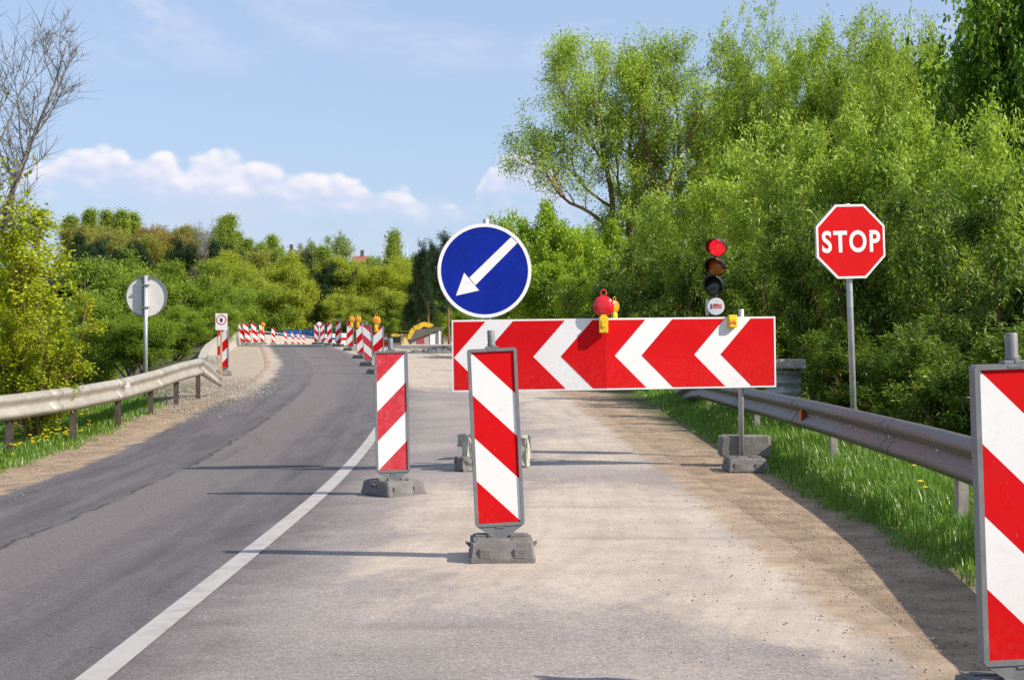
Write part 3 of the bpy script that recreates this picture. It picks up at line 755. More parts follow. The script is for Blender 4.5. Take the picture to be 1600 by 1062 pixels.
arrow = [z4(433, 157), z4(464, 185), z4(258, 393), z4(276, 418), z4(163, 444), z4(203, 332), z4(228, 356)]
m = MB(); m.prism([arrow[0], arrow[1], arrow[2], arrow[6]], -.0155, -.0125); m.prism([arrow[3], arrow[4], arrow[5]], -.0155, -.0125)
m.build('arrow', sign_white, ds)
m = MB(); zb = zR+.07
m.lathe([(.030, zb), (.030, cz+rr+.045), (.027, cz+rr+.05)], 16, 0, Matrix.Translation((.02, .062, 0)))
for dz in (-.25, .25): m.box((.02, .045, cz+dz), (.12, .035, .04))
m.build('post', galv, ds)
ds.rotation_euler = (0, 0, R(6))

# ------------------------------------------------------------------ signal lights on the board
tl = empty('traffic_light', P(1119, 492, bY+.32), 'portable traffic light with red lit, mounted behind the chevron board', 'traffic light')
k = (bY+.32)/F
def lampunit(px, py, mat, tilt, name):
    c = ((px-1119)*k, 0, (492-py)*k)
    r = 13.5*k
    m = MB(); M = Matrix.Translation(c) @ Matrix.Rotation(R(tilt), 4, 'Y') @ Matrix.Rotation(R(-20), 4, 'Z')
    m.lathe([(r*.55, .09), (r*.95, .05), (r*1.06, -.01), (r*1.06, -.03), (r*.96, -.03)], 28, 0, M, 'Y')
    h = m.build(name, black_p, tl)
    m = MB(); m.lathe([(r*.98, -.032), (r*.9, -.044), (r*.6, -.056), (r*.2, -.061)], 28, 0, M, 'Y'); m.build('lens', mat, h)
    # peaked visor: open half shell tapering at the sides
    vv = []; ff = []; n = 18
    for i in range(n+1):
        a = PI*(-0.10)+PI*1.20*i/n
        d = .21*max(0.08, math.sin(PI*i/n))**0.6
        for rad in (r*1.10, r*1.05):
            vv.append((rad*math.cos(a), -.02, rad*math.sin(a))); vv.append((rad*1.02*math.cos(a), -.02-d, rad*math.sin(a)-.004))
    for i in range(n):
        a, b = 4*i, 4*i+4
        ff += [(a, b, b+1, a+1), (a+2, a+3, b+3, b+2), (a+1, b+1, b+3, a+3)]
    m = MB(); m.add(vv, ff, 0, True, M); m.build('visor', black_p, h)
lampunit(1122, 386.5, lens_red_lit, -14, 'lamp_unit')
lampunit(1120.5, 417, lens_amber_dim, -8, 'lamp_unit')
lampunit(1118, 447, lens_dark, 14, 'lamp_unit')
m = MB(); m.lathe([(.022, -.55), (.022, 118*k)], 12, 0, Matrix.Translation((.01, .12, 0)))
for py in (387, 417, 447, 478): m.box((.01, .10, (492-py)*k), (.03, .05, .03))
m.build('pole', black_p, tl)
m = MB(); Mb = Matrix.Translation((-.006, 0, (492-479)*k))
m.lathe([(.083, .06), (.085, -.02), (.080, -.026)], 28, 0, Mb, 'Y'); bd = m.build('badge', simple('badge_white', (.62, .61, .64), .4), tl)
m = MB()
for i in range(6): m.box((-.028+.0145*i, -.028, (492-478)*k+.004+.002*(i % 2)), (.010, .003, .016))
m.box((.008, -.028, (492-478)*k-.016), (.10, .003, .006)); m.box((-.006, -.028, (492-478)*k+.018), (.05, .003, .004))
m.build('red_lettering', sign_red, bd)
m = MB(); m.box((-.052, -.028, (492-478)*k-.003), (.012, .003, .05)); m.build('black_mark', gray_dark, bd)
m = MB(); m.box((-.085, .03, (492-480)*k), (.025, .06, .16), 0, None, .004); m.build('bracket', galv, tl)

# ------------------------------------------------------------------ stop sign
tY = 16.4; S = F/tY
st = empty('stop_sign', (*P(1340, 700, tY).xy, gz(P(1340, 700, tY).x, tY)-.05), 'red octagonal STOP sign on a steel pole behind the right guardrail', 'stop sign')
base = st.location.copy(); lean = -R(2.0)
cz = (P(0, 377.5, tY).z-base.z)/math.cos(lean)
ap = 57.8/S
def octo(a): return [(a/math.cos(PI/8)*math.cos(PI/8+k*PI/4), a/math.cos(PI/8)*math.sin(PI/8+k*PI/4)) for k in range(8)]
m = MB(); m.prism(zpts(octo(ap*.955), cz), -.012, .002, 0); m.build('sign_face', sign_red, st)
m = MB(); m.ring(zpts(octo(ap*.995), cz), zpts(octo(ap*.94), cz), -.0145, -.0105, 0); m.ring(zpts(octo(ap), cz), zpts(octo(ap*.956), cz), -.0125, .02, 1); m.build('rim', [sign_white, rim_grey], st)
# lettering drawn as thick strokes
def stroke(m, pts, wd, y0, y1):
    pts = [Vector((a, b)) for a, b in pts]; n = len(pts); Lp = []; Rp = []
    for i in range(n):
        t = (pts[min(i+1, n-1)]-pts[max(i-1, 0)]).normalized(); nn = Vector((-t.y, t.x))
        Lp.append(pts[i]+nn*wd/2); Rp.append(pts[i]-nn*wd/2)
    vv = []
    for i in range(n): vv += [(Lp[i].x, y0, Lp[i].y), (Rp[i].x, y0, Rp[i].y), (Rp[i].x, y1, Rp[i].y), (Lp[i].x, y1, Lp[i].y)]
    ff = [(0, 3, 2, 1), (4*n-4, 4*n-3, 4*n-2, 4*n-1)]
    for i in range(n-1):
        a, b = 4*i, 4*i+4
        ff += [(a, a+1, b+1, b), (a+1, a+2, b+2, b+1), (a+2, a+3, b+3, b+2), (a+3, a, b, b+3)]
    m.add(vv, ff)
def arc(cx, cy, rx, ry, a0, a1, n=14): return [(cx+rx*math.cos(R(a0+(a1-a0)*i/n)), cy+ry*math.sin(R(a0+(a1-a0)*i/n))) for i in range(n+1)]
m = MB(); lh = 36/S/2; lw = 6.3/S; yA, yB = -.0150, -.0122
def LX(px): return (px-1332.5)/S
def letter_S(cx, wd):
    h = lh-lw/2; a = wd/2-lw/2; q = h/2
    pts = arc(cx, cz+q, a, q, 35, 90, 6)+arc(cx, cz+q, a, q, 90, 262, 14)[1:]+arc(cx, cz-q, a, q, 82, -90, 14)+arc(cx, cz-q, a, q, -90, -148, 6)[1:]
    stroke(m, pts, lw, yA, yB)
fc = bpy.data.curves.new('stop_text', 'FONT'); fc.body = 'STOP'; fc.size = 1.0; fc.offset = 0.026; fc.extrude = 0.0; fc.space_character = 1.16; fc.resolution_u = 6
fo = bpy.data.objects.new('stop_text', fc); col.objects.link(fo)
bpy.context.view_layer.update()
fm = bpy.data.meshes.new_from_object(fo.evaluated_get(bpy.context.evaluated_depsgraph_get()))
bpy.data.objects.remove(fo); bpy.data.curves.remove(fc)
xs = [q.co.x for q in fm.vertices]; ys_ = [q.co.y for q in fm.vertices]
xa, xb, ya, yb = min(xs), max(xs), min(ys_), max(ys_); WL, HL = 98/S, 34.5/S
for q in fm.vertices: q.co = ((q.co.x-(xa+xb)/2)/(xb-xa)*WL+.5/S, -.0150, cz+(q.co.y-(ya+yb)/2)/(yb-ya)*HL)
fm.materials.append(sign_white); link('lettering', fm, st)
m = MB()

m = MB(); m.lathe([(.032, 0), (.032, cz+ap+.008), (.029, cz+ap+.012)], 16, 0, Matrix.Translation((0, .055, 0)))
for dz in (-.2, .2): m.box((0, .035, cz+dz), (.11, .032, .035))
m.build('post', galv, st)
st.rotation_euler = (0, lean, R(13))

# ------------------------------------------------------------------ round sign seen from behind
rY = 29.0; S = F/rY
b_ = P(229, 0, rY); rs = empty('round_sign', (b_.x, rY, gz(b_.x, rY)-.05), 'grey back of a round road sign on a pole beyond the left guardrail', 'road sign')
cz = P(0, 463, rY).z-rs.location.z; rr = 32/S
m = MB(); m.prism(zpts(disc(rr), cz), 0.0, .012); m.box((.13, -.001, cz-.17), (.055, .003, .012), 1); rsd = m.build('sign_back', [sign_back, sign_white], rs)
m = MB(); m.ring(zpts(disc(rr*1.012), cz), zpts(disc(rr*.965), cz), -.018, .014); m.build('rim', plastic_grey, rs)
m = MB(); m.lathe([(.036, 0), (.036, cz+rr+.005)], 16, 0, Matrix.Translation((0.0, -.07, 0))); m.build('post', galv, rs)
m = MB()
m.box((-.052, -.022, cz), (.036, .03, 2*rr*.99))
for dz in (-.2, .2): m.box((0, -.07, cz+dz), (.12, .09, .03))
m.box((0, -.02, cz+rr-.035), (.2, .035, .02))
m.build('bracket', plastic_grey, rs)

# ------------------------------------------------------------------ small hand sign
hY = 39.6; S = F/hY; hx = P(346, 0, hY).x
hs = empty('prohibition_sign', (hx, hY, gz(hx, hY)-.02), 'small white sign with a dark hand in a red ring on a pale wooden stake', 'warning sign')
zb = hs.location.z; cz = P(0, 502.5, hY).z-zb
m = MB(); m.box((0, 0, cz), (18.5/S, .012, 26/S)); m.build('sign_face', sign_white, hs)
cz2 = P(0, 499.5, hY).z-zb
m = MB(); m.ring(zpts(disc(7.9/S, 32), cz2), zpts(disc(6.5/S, 32), cz2), -.010, -.0065); m.build('red_ring', sign_red, hs)
m = MB(); hz = cz2-.028
m.prism([(-.030, hz), (-.022, hz-.03), (.022, hz-.03), (.032, hz), (.032, hz+.035), (-.030, hz+.035)], -.0095, -.0065)
for i, (fx, fh) in enumerate(((-.024, .032), (-.007, .042), (.010, .038), (.026, .026))): m.box((fx, -.008, hz+.035+fh/2), (.012, .003, fh))
m.prism([(-.030, hz), (-.056, hz+.028), (-.048, hz+.036), (-.030, hz+.018)], -.0095, -.0065)
m.build('hand_symbol', gray_dark, hs)
m = MB(); m.box((-.012, .03, (cz+10/S)/2), (.05, .035, cz+10/S)); m.build('stake', orange_wood, hs)

# ------------------------------------------------------------------ guardrails
def wprofile():   # W-beam section: (offset towards the road, height), centre 0
    return [(.0, -.155), (.018, -.150), (.030, -.138), (.066, -.116), (.076, -.092), (.070, -.066), (.022, -.024), (.017, 0), (.022, .024), (.070, .066), (.076, .092), (.066, .116), (.030, .138), (.018, .150), (.0, .155)]
def wbeam(pts, side, joints, m=None, sc=None):
    m = m or MB(); pr = wprofile(); n = len(pr); th = .004
    full = pr+[(a-th, b) for a, b in pr[::-1]]
    nf = len(full); vv = []
    for i, p in enumerate(pts):
        t = Vector(pts[min(i+1, len(pts)-1)])-Vector(pts[max(i-1, 0)]); t.z = 0; t.normalize()
        nn = Vector((t.y, -t.x, 0))*side
        k_ = sc[i] if sc else 1.0
        for a, b in full: q = Vector(p)+nn*a*k_; vv.append((q.x, q.y, q.z+b*k_))
    ff = []
    for i in range(len(pts)-1):
        for k in range(nf):
            q = (i*nf+k, i*nf+(k+1) % nf, (i+1)*nf+(k+1) % nf, (i+1)*nf+k)
            ff.append(q if side < 0 else q[::-1])
    ff += [list(range(nf)), [(len(pts)-1)*nf+k for k in range(nf)][::-1]]
    m.add(vv, ff, 0, True)
    return m
def interp_path(ctrl, n):
    c = np.array(ctrl, float); d = np.concatenate([[0], np.cumsum(np.linalg.norm(np.diff(c[:, :2], axis=0), axis=1))])
    s = np.linspace(0, d[-1], n); return [tuple(np.interp(s, d, c[:, k]) for k in range(3)) for s in s], d[-1]
def sigma_post(x, y, z0, z1, w=.1, d=.06):
    m = MB(); t = .007
    m.box((x, y, (z0+z1)/2), (t, w, z1-z0)); m.box((x+d/2+t/2, y-w/2+t/2, (z0+z1)/2), (d, t, z1-z0)); m.box((x+d/2+t/2, y+w/2-t/2, (z0+z1)/2), (d, t, z1-z0))
    return m
# left rail, turned down to the ground at its far end
lr = empty('guardrail', (-6.1, 14, gz(-6.1, 14)), 'pale weathered steel guardrail along the left verge, sunlit', 'guardrail')
# photo rows of the rail's centre line against depth
lctrl = []
def railpt(px, py, Y): p = P(px, py, Y); return (p.x, p.y, p.z)
lctrl = [railpt(-330, 672, 14.6), railpt(-120, 651, 17.4), railpt(22, 635.5, 19.2), railpt(118, 622, 21.0), railpt(190, 608, 23.0), railpt(240, 594.5, 25.0), railpt(282, 580.5, 27.0), railpt(314, 572.5, 28.6)]
lp, Ll = interp_path(lctrl, 40)
e0 = Vector(lctrl[-1]); e1 = Vector(railpt(344, 596, 29.4))
lp2 = lp+[tuple(e0+(e1-e0)*t) for t in (.25, .5, .75, 1.0)]
m = wbeam(lp, 1, None)
wbeam(lp2[-5:], 1, None, m, (1.0, .93, .84, .74, .62))
# splice laps and bolts
def splice(m, path, idx, side):
    p = Vector(path[idx]); t = (Vector(path[idx+1])-p).normalized()
    nn = Vector((t.y, -t.x, 0)).normalized()*side
    q = [tuple(p+nn*.003-t*.16), tuple(p+nn*.003+t*.16)]
    wbeam(q, side, None, m)
    for dt in (-.1, .1):
        for b in (-.05, .05):
            c = p+t*dt+nn*.032+Vector((0, 0, b))
            m.tube([tuple(c), tuple(c+nn*.018)], .012, 6)
for i in (9, 16, 23, 30): splice(m, lp, i, 1)
m.build('beam', rail_left_m, lr)
lr_inv = Matrix.Translation(lr.location).inverted()
for c in kids(lr): c.matrix_parent_inverse = lr_inv
for (px, py, Y) in [(-330, 672, 14.6), (-120, 651, 17.4)]+[(20, 0, 19.2), (119, 0, 21.0), (189, 0, 23.0), (239, 0, 25.0), (279, 0, 27.0), (313, 0, 28.4)]:
    X = (px-800)/F*Y; zc = np.interp(Y, [c[1] for c in lctrl], [c[2] for c in lctrl])
    o = sigma_post(X-.07, Y, gz(X, Y)-.2, zc+.10).build('post', post_d, lr); o.matrix_parent_inverse = lr_inv
p = P(195.5, 602, 23.1); m = MB(); m.box((p.x+.04, p.y-.05, p.z), (.06, .012, .09), 0, None, .004); m.lathe([(.04, -.01), (.04, 0)], 14, 0, Matrix.Translation((p.x+.05, p.y-.06, p.z)), 'Y')
o = m.build('reflector', sign_white, lr); o.matrix_parent_inverse = lr_inv
# right rail
gr = empty('guardrail', (3.0, 10, 0), 'dark grey steel guardrail along the right verge, shaded face', 'guardrail')
gr_inv = Matrix.Translation(gr.location).inverted()
rctrl = [(2.1, 1.0, .50), (2.35, 4.5, .49), (2.62, 7.0, .49), (2.88, 9.3, .49), (3.0, 11.5, .49), (3.05, 14, .495), (3.07, 16, .50), (3.06, 19, .505), (3.02, 22, .51), (2.98, 25.0, .52)]
rp, Lr = interp_path(rctrl, 46)
rp = rp+[(2.96, 26.2, .46), (2.95, 27.6, .33), (2.95, 29, .16)]
m = wbeam(rp, -1, None)
for i in (14, 22, 30, 38): splice(m, rp, i, -1)
for i in (16, 19, 22, 25, 28, 31, 34):
    pb = Vector(rp[i]); bo = MB(); bo.tube([(pb.x-.005, pb.y, pb.z+.004), (pb.x-.034, pb.y, pb.z+.004)], [.017, .011], 8)
    bo.build('bolt', galv, gr).matrix_parent_inverse = gr_inv
m.build('beam', rail_right_m, gr).matrix_parent_inverse = gr_inv
for Y in (5.6, 10.7, 15.5, 20.2, 24.6):
    X = np.interp(Y, [c[1] for c in rctrl], [c[0] for c in rctrl])
    sigma_post(X+.02, Y, gz(X, Y)-.2, .60, .1).build('post', post_m, gr).matrix_parent_inverse = gr_inv
p = P(1257, 648, 16.6); m = MB(); m.box((3.0, p.y, p.z), (.02, .055, .11), 0, None, .004); m.box((3.03, p.y+.02, p.z), (.06, .006, .09))
m.build('reflector', orange_p, gr).matrix_parent_inverse = gr_inv

# ------------------------------------------------------------------ culvert end behind the board
cY = 22.5; c0 = P(1231, 595, cY)
cul = empty('culvert_end', (c0.x, cY, gz(c0.x, cY)), 'corrugated steel sheet capped by a concrete slab, right of the board', 'culvert')
zt = P(0, 577, cY).z-cul.location.z; zl = -.4
m = MB(); vv = []; ff = []; n = 40; wC = .30
for i in range(n+1):
    z = zl+(zt-zl)*i/n; d = .02*math.sin(2*PI*i/5)
    vv += [(-wC, d, z), (wC*.62+.0, d+.02, z), (-wC, d+.05, z), (wC*.62, d+.07, z)]
for i in range(n):
    a, b = 4*i, 4*i+4
    ff += [(a, a+1, b+1, b), (a+2, b+2, b+3, a+3), (a+1, a+3, b+3, b+1), (a, b, b+2, a+2)]
m.add(vv, ff, 0, True); m.build('corrugated_sheet', corr_m, cul)
m = MB(); m.box((-.1, .02, zt+.08), (.66, .34, .13), 0, None, .015); m.build('slab', concrete, cul)

# ------------------------------------------------------------------ bridge parapet, left
pa = empty('bridge_parapet', (float(XR(42))-4.6, 42, gz(float(XR(42))-4.6, 42)), 'pale concrete parapet with metal rail curving over the bridge', 'parapet')
pa_inv = Matrix.Translation(pa.location).inverted()
path = [(336, 42, .42), (341, 46, .62), (352, 55, .66), (366, 68, .70), (378, 84, .72), (400, 110, .78), (440, 150, .85), (480, 190, .88), (530, 240, .8)]
vv = []; ff = []; nP = 60
Yp = np.linspace(41, 240, nP)
pxs = np.interp(Yp, [q[1] for q in path], [q[0] for q in path]); hs_ = np.interp(Yp, [q[1] for q in path], [q[2] for q in path])
pp = []
for i in range(nP):
    X = (pxs[i]-800)/F*Yp[i]-.3; z = gz(X+.3, Yp[i]); pp.append((X, Yp[i], z, hs_[i]))
m = MB()
for (X, Y, z, h) in pp: m.v += [(X+.24, Y, z-.3), (X+.16, Y, z+h*.35), (X+.1, Y, z+h), (X-.14, Y, z+h), (X-.24, Y, z-2.0)]
for i in range(nP-1):
    for k_ in range(5): m.f.append([i*5+k_, i*5+(k_+1) % 5, i*5+5+(k_+1) % 5, i*5+5+k_]); m.mi.append(0); m.sm.append(False)
m.f.append([0, 1, 2, 3, 4][::-1]); m.mi.append(0); m.sm.append(False)
m.build('wall', concrete_pale, pa).matrix_parent_inverse = pa_inv
m = MB(); m.tube([(X, Y, z+h+.22) for X, Y, z, h in pp[14:]], .05, 6); 
for X, Y, z, h in pp[14::3]: m.tube([(X, Y, z+h-.02), (X, Y, z+h+.22)], .03, 5)
m.build('handrail', galv, pa).matrix_parent_inverse = pa_inv
# old road-edge wall before the parapet: dark end block
x0 = P(331, 0, 40).x
rock('concrete_block', (x0, 40.3, gz(x0, 40)-.05), (.35, .8, .55), 21, concrete, 'dark weathered concrete block at the start of the parapet', 'concrete block', None, 8, .06)

# ------------------------------------------------------------------ far construction site
def site(px, py, Y): X = (px-800)/F*Y; return Vector((X, Y, gz(X, Y)))
# blue containers
for (xa, xb, ya, Y, lab) in ((432, 470, 515.5, 215, 'blue site container beyond the parapet, left of two'), (475, 508, 514.5, 222, 'blue site container beyond the parapet, right of two')):
    a = site(xa, 0, Y); b = site(xb, 0, Y); wd = b.x-a.x; zt = P(0, ya, Y).z
    o = empty('site_container', ((a.x+b.x)/2, Y, a.z), lab, 'container', 'blue site containers')
    h = zt-a.z
    m = MB(); m.box((0, 0, h/2), (wd, 2.2, h), 0, None, .05)
    for i in range(9): m.box((-wd/2+.2+(wd-.4)*i/8, -1.12, h*.5), (.1, .05, h*.86))
    m.build('body', blue_sheet, o)
    m = MB(); m.box((0, 0, h+.03), (wd+.06, 2.3, .06)); m.build('roof', simple('container_roof', (.10, .22, .45), .6), o)
# excavator
eY = 200; ek = F/eY
ex = empty('excavator', site(628, 0, eY), 'yellow excavator with bent boom raised beyond the sand', 'excavator')
ez = ex.location.z
def e_(px, py): return ((px-628)/ek, EYE+(HZ-py)/ek-ez)
def limb(m, pts, wd, th, y):
    pts = [Vector(p) for p in pts]
    for i in range(len(pts)-1):
        a, b = pts[i], pts[i+1]; t = (b-a).normalized(); n_ = Vector((-t.y, t.x))
        w0, w1 = wd[i], wd[i+1]
        m.prism([tuple(a+n_*w0/2), tuple(b+n_*w1/2), tuple(b-n_*w1/2), tuple(a-n_*w0/2)], y-th/2, y+th/2)
m = MB(); limb(m, [e_(640, 533), e_(643, 522), e_(648, 514), e_(662, 506)], [.75, .75, .8, .55], .45, 0); m.build('boom', exc_yellow, ex)
m = MB(); limb(m, [e_(659, 505.5), e_(668, 507.5), e_(677, 509)], [.4, .65, .35], .36, .012); m.build('stick', exc_yellow, ex)
m = MB(); bx, bz = e_(679, 513); m.prism([(bx-.2, bz+.35), (bx+.3, bz+.15), (bx+.45, bz-.5), (bx+.1, bz-.75), (bx+.15, bz-.2)], -.45, .45); m.build('bucket', track_m, ex)
m = MB(); m.tube([(*[e_(646, 521)[0]], 0.3, e_(646, 521)[1]), (e_(654, 511)[0], .3, e_(654, 511)[1])], .09, 8); m.build('hydraulic_ram', galv, ex)
m = MB(); zt = e_(0, 517)[1]; m.box((-.1, 1.7, 1.1), (2.6, 2.4, .7), 0, None, .08); m.box((-.75, 1.9, zt-.75), (.9, 1.6, .6), 0, None, .08); m.build('body', exc_yellow, ex)
m = MB(); m.box((.3, 1.4, zt-.62), (1.1, 1.1, 1.1), 0, None, .06); cb = m.build('cab', dark_glass, ex)
m = MB(); m.box((.3, 1.4, zt-.03), (1.25, 1.25, .09)); m.build('cab_roof', exc_yellow, cb)
for sy in (-.9, .9):
    m = MB(); m.prism(rrect(-1.5, 1.5, 0, .75, .36, 5), sy-.22, sy+.22); m.build('track', track_m, ex)
# shed
sY2 = 165; sk = F/sY2
sh = empty('site_shed', site(668, 0, sY2), 'small grey shed with red door and dark lean-to roof', 'shed')
sz = sh.location.z
def s_(px, py): return ((px-668)/sk, EYE+(HZ-py)/sk-sz)
m = MB(); m.prism([(s_(643, 0)[0], -.1), (s_(688, 0)[0], -.1), s_(688, 517), s_(643, 534)], 0, 2.0); m.build('wall', wall_grey, sh)
m = MB(); a = s_(641, 532.8); b = s_(692, 513.5); m.prism([(a[0], a[1]), (b[0], b[1]), (b[0], b[1]+.18), (s_(650, 0)[0], s_(0, 514.5)[1]), (a[0], a[1]+.15)], -.25, 2.3); m.build('roof', roof_dark, sh)
m = MB(); m.box(((s_(652, 0)[0]+s_(663, 0)[0])/2, -.03, .5), ((663-652)/sk, .06, 1.05)); m.build('door', door_red, sh)
m = MB(); m.box((s_(676, 0)[0], -.03, .55), (.5, .05, 1.2)); m.box((s_(686.5, 0)[0], -.1, .7), (.12, .12, 1.6)); m.build('door_frame', sign_white, sh)
def heap(name, xa, xb, ytop, Y, mat, lab, cat, depth=3.0, seed=0, slabs=False):
    a = site(xa, 0, Y); b = site(xb, 0, Y); rng = random.Random(seed)
    zt = P(0, ytop, Y).z; z0 = min(a.z, b.z)-.1; wd = b.x-a.x; h = zt-z0
    nx, ny = 26, 10; vv = []; ff = []
    for j in range(ny+1):
        for i in range(nx+1):
            s, t = i/nx, j/ny
            e = min(1, 5*min(s, 1-s))**.7*math.sin(PI*t)**.6*(0.8+.2*math.sin(s*9+seed))
            vv.append(((s-.5)*wd, (t-.5)*depth, h*e*(1+rng.uniform(-.12, .12))-.05))
    for j in range(ny):
        for i in range(nx): q = j*(nx+1)+i; ff.append((q, q+1, q+nx+2, q+nx+1))
    m = MB(); m.add(vv, ff, 0, not slabs); o = m.build(name, mat, None, ((a.x+b.x)/2, Y, z0)); return tag(o, lab, cat)
heap('sand_heap', 608, 640, 526, 175, sand_heap_m, 'heap of brown sand left of the shed', 'sand heap', 5, 1)
heap('rubble_bank', 634, 716, 538.5, 62, kerb_pile_m, 'long low bank of grey slabs and rubble beyond the sand', 'rubble', 2.2, 2, True)
# boxes, cone and white plastic barriers along the right line
cn = empty('traffic_cone', site(603, 0, 80), 'orange traffic cone beside the dark crate on the sand', 'traffic cone')
m = MB(); m.box((0, 0, .03), (.42, .42, .06), 0, None, .01); m.lathe([(.15, .06), (.035, .62), (.02, .63)], 16); m.build('body', orange_p, cn)
m = MB(); m.lathe([(.104, .30), (.072, .45)], 16); m.build('band', sign_white, cn)
cr = empty('site_crate', site(617, 0, 78), 'dark crate with pale edge beside the orange cone', 'crate')
m = MB(); m.box((0, 0, .32), (.5, .4, .32), 0, None, .02); m.build('box', roof_dark, cr); m = MB(); m.box((0, 0, .10), (.56, .44, .08)); m.box((.28, -.1, .35), (.05, .05, .55)); m.build('pallet', concrete_pale, cr)
for i, (px, Y, lab) in enumerate(((511, 105, 'white plastic barrier between the far beacons, nearest the round sign'), (522, 96, 'white plastic barrier between the two middle bare beacons'), (537, 86, 'white plastic barrier right of the tallest bare beacon'))):
    o = empty('plastic_barrier', site(px, 0, Y), lab, 'barrier', 'white plastic barriers'); 
    m = MB(); m.prism([(-.45, 0), (.45, 0), (.45, .12), (.42, .55), (-.42, .55), (-.45, .12)], -.18, .18); m.box((0, 0, .6), (.6, .12, .1), 0, None, .02); m.build('body', sign_white, o)
    m = MB(); m.box((0, -.185, .35), (.7, .012, .12)); m.build('band', sign_red if i != 1 else blue_sheet, o)
# small round sign at the crest
o = empty('round_sign', site(499, 0, 95), 'small round white sign on a thin pole above the far beacons', 'road sign')
zz = P(0, 506, 95).z-o.location.z
m = MB(); m.prism(zpts(disc(.13, 24), zz), -.01, .01); m.build('sign_face', sign_white, o); m = MB(); m.lathe([(.02, 0), (.02, zz)], 8, 0, Matrix.Translation((0, .03, 0))); m.build('post', galv, o)


# ------------------------------------------------------------------ trees
def fast_mesh(name, co, quads, mat):
    me = bpy.data.meshes.new(name)
    nv, nf = len(co), len(quads)
    me.vertices.add(nv); me.vertices.foreach_set('co', np.asarray(co, np.float32).reshape(-1))
    k = quads.shape[1]
    me.loops.add(nf*k); me.loops.foreach_set('vertex_index', quads.reshape(-1).astype(np.int32))
    me.polygons.add(nf); me.polygons.foreach_set('loop_start', np.arange(0, nf*k, k, dtype=np.int32))
    me.materials.append(mat); me.update(calc_edges=True)
    return me
def unit(v): return v/np.maximum(np.linalg.norm(v, axis=-1, keepdims=True), 1e-9)
def leaves_mesh(name, P_, D_, ll, lw, droop, mat, rng, spread=1.0):
    """P_ leaf positions, D_ twig directions; one folded four-cornered leaf each"""
    n = len(P_)
    d = unit(D_*0.5+rng.normal(0, spread, (n, 3))*0.7+np.array([0, 0, -droop]))
    nr = unit(np.cross(d, unit(rng.normal(0, 1, (n, 3))+np.array([0, 0, .001]))))
    up = np.array([0.25, -0.2, 0.8])
    nr = np.where((nr @ up < 0)[:, None], -nr, nr)
    nr = unit(nr+0.5*up); sidev = unit(np.cross(d, nr))
    Ls = ll*rng.uniform(.6, 1.3, (n, 1)); Ws = lw*rng.uniform(.7, 1.25, (n, 1))
    a = P_; b = P_+d*Ls*.5+sidev*Ws*.5+nr*Ws*.18; c = P_+d*Ls-np.array([0, 0, 1])*Ls*.12; e = P_+d*Ls*.5-sidev*Ws*.5+nr*Ws*.18
    co = np.stack([a, b, c, e], 1).reshape(-1, 3)
    q = np.arange(n*4).reshape(n, 4)
    return fast_mesh(name, co, q, mat)
def grow(rng, p0, d, L_, nseg, wig, up, droop=0.0):
    pts = [np.array(p0, float)]; d = np.array(d, float)
    for i in range(nseg):
        d = d+rng.normal(0, wig, 3)+np.array([0, 0, up-droop*(i/nseg)])
        d /= np.linalg.norm(d); pts.append(pts[-1]+d*L_/nseg)
    return np.array(pts)
def on_line(pts, t):
    s = t*(len(pts)-1); i = min(int(s), len(pts)-2); f = s-i
    return pts[i]*(1-f)+pts[i+1]*f, unit(pts[i+1]-pts[i])
def tilt(rng, d, ang):
    r = unit(np.cross(d, rng.normal(0, 1, 3))); return unit(d*math.cos(ang)+r*math.sin(ang))
ENV = {'round': lambda t: 0.35+0.85*math.sin(PI*min(1, t*0.9+.12)), 'oval': lambda t: .25+.8*math.sin(PI*(t*.85+.12)), 'cone': lambda t: 1.05-.95*t, 'column': lambda t: .75-.45*t, 'vase': lambda t: .55+.5*t, 'shrub': lambda t: 1.0-.35*t}
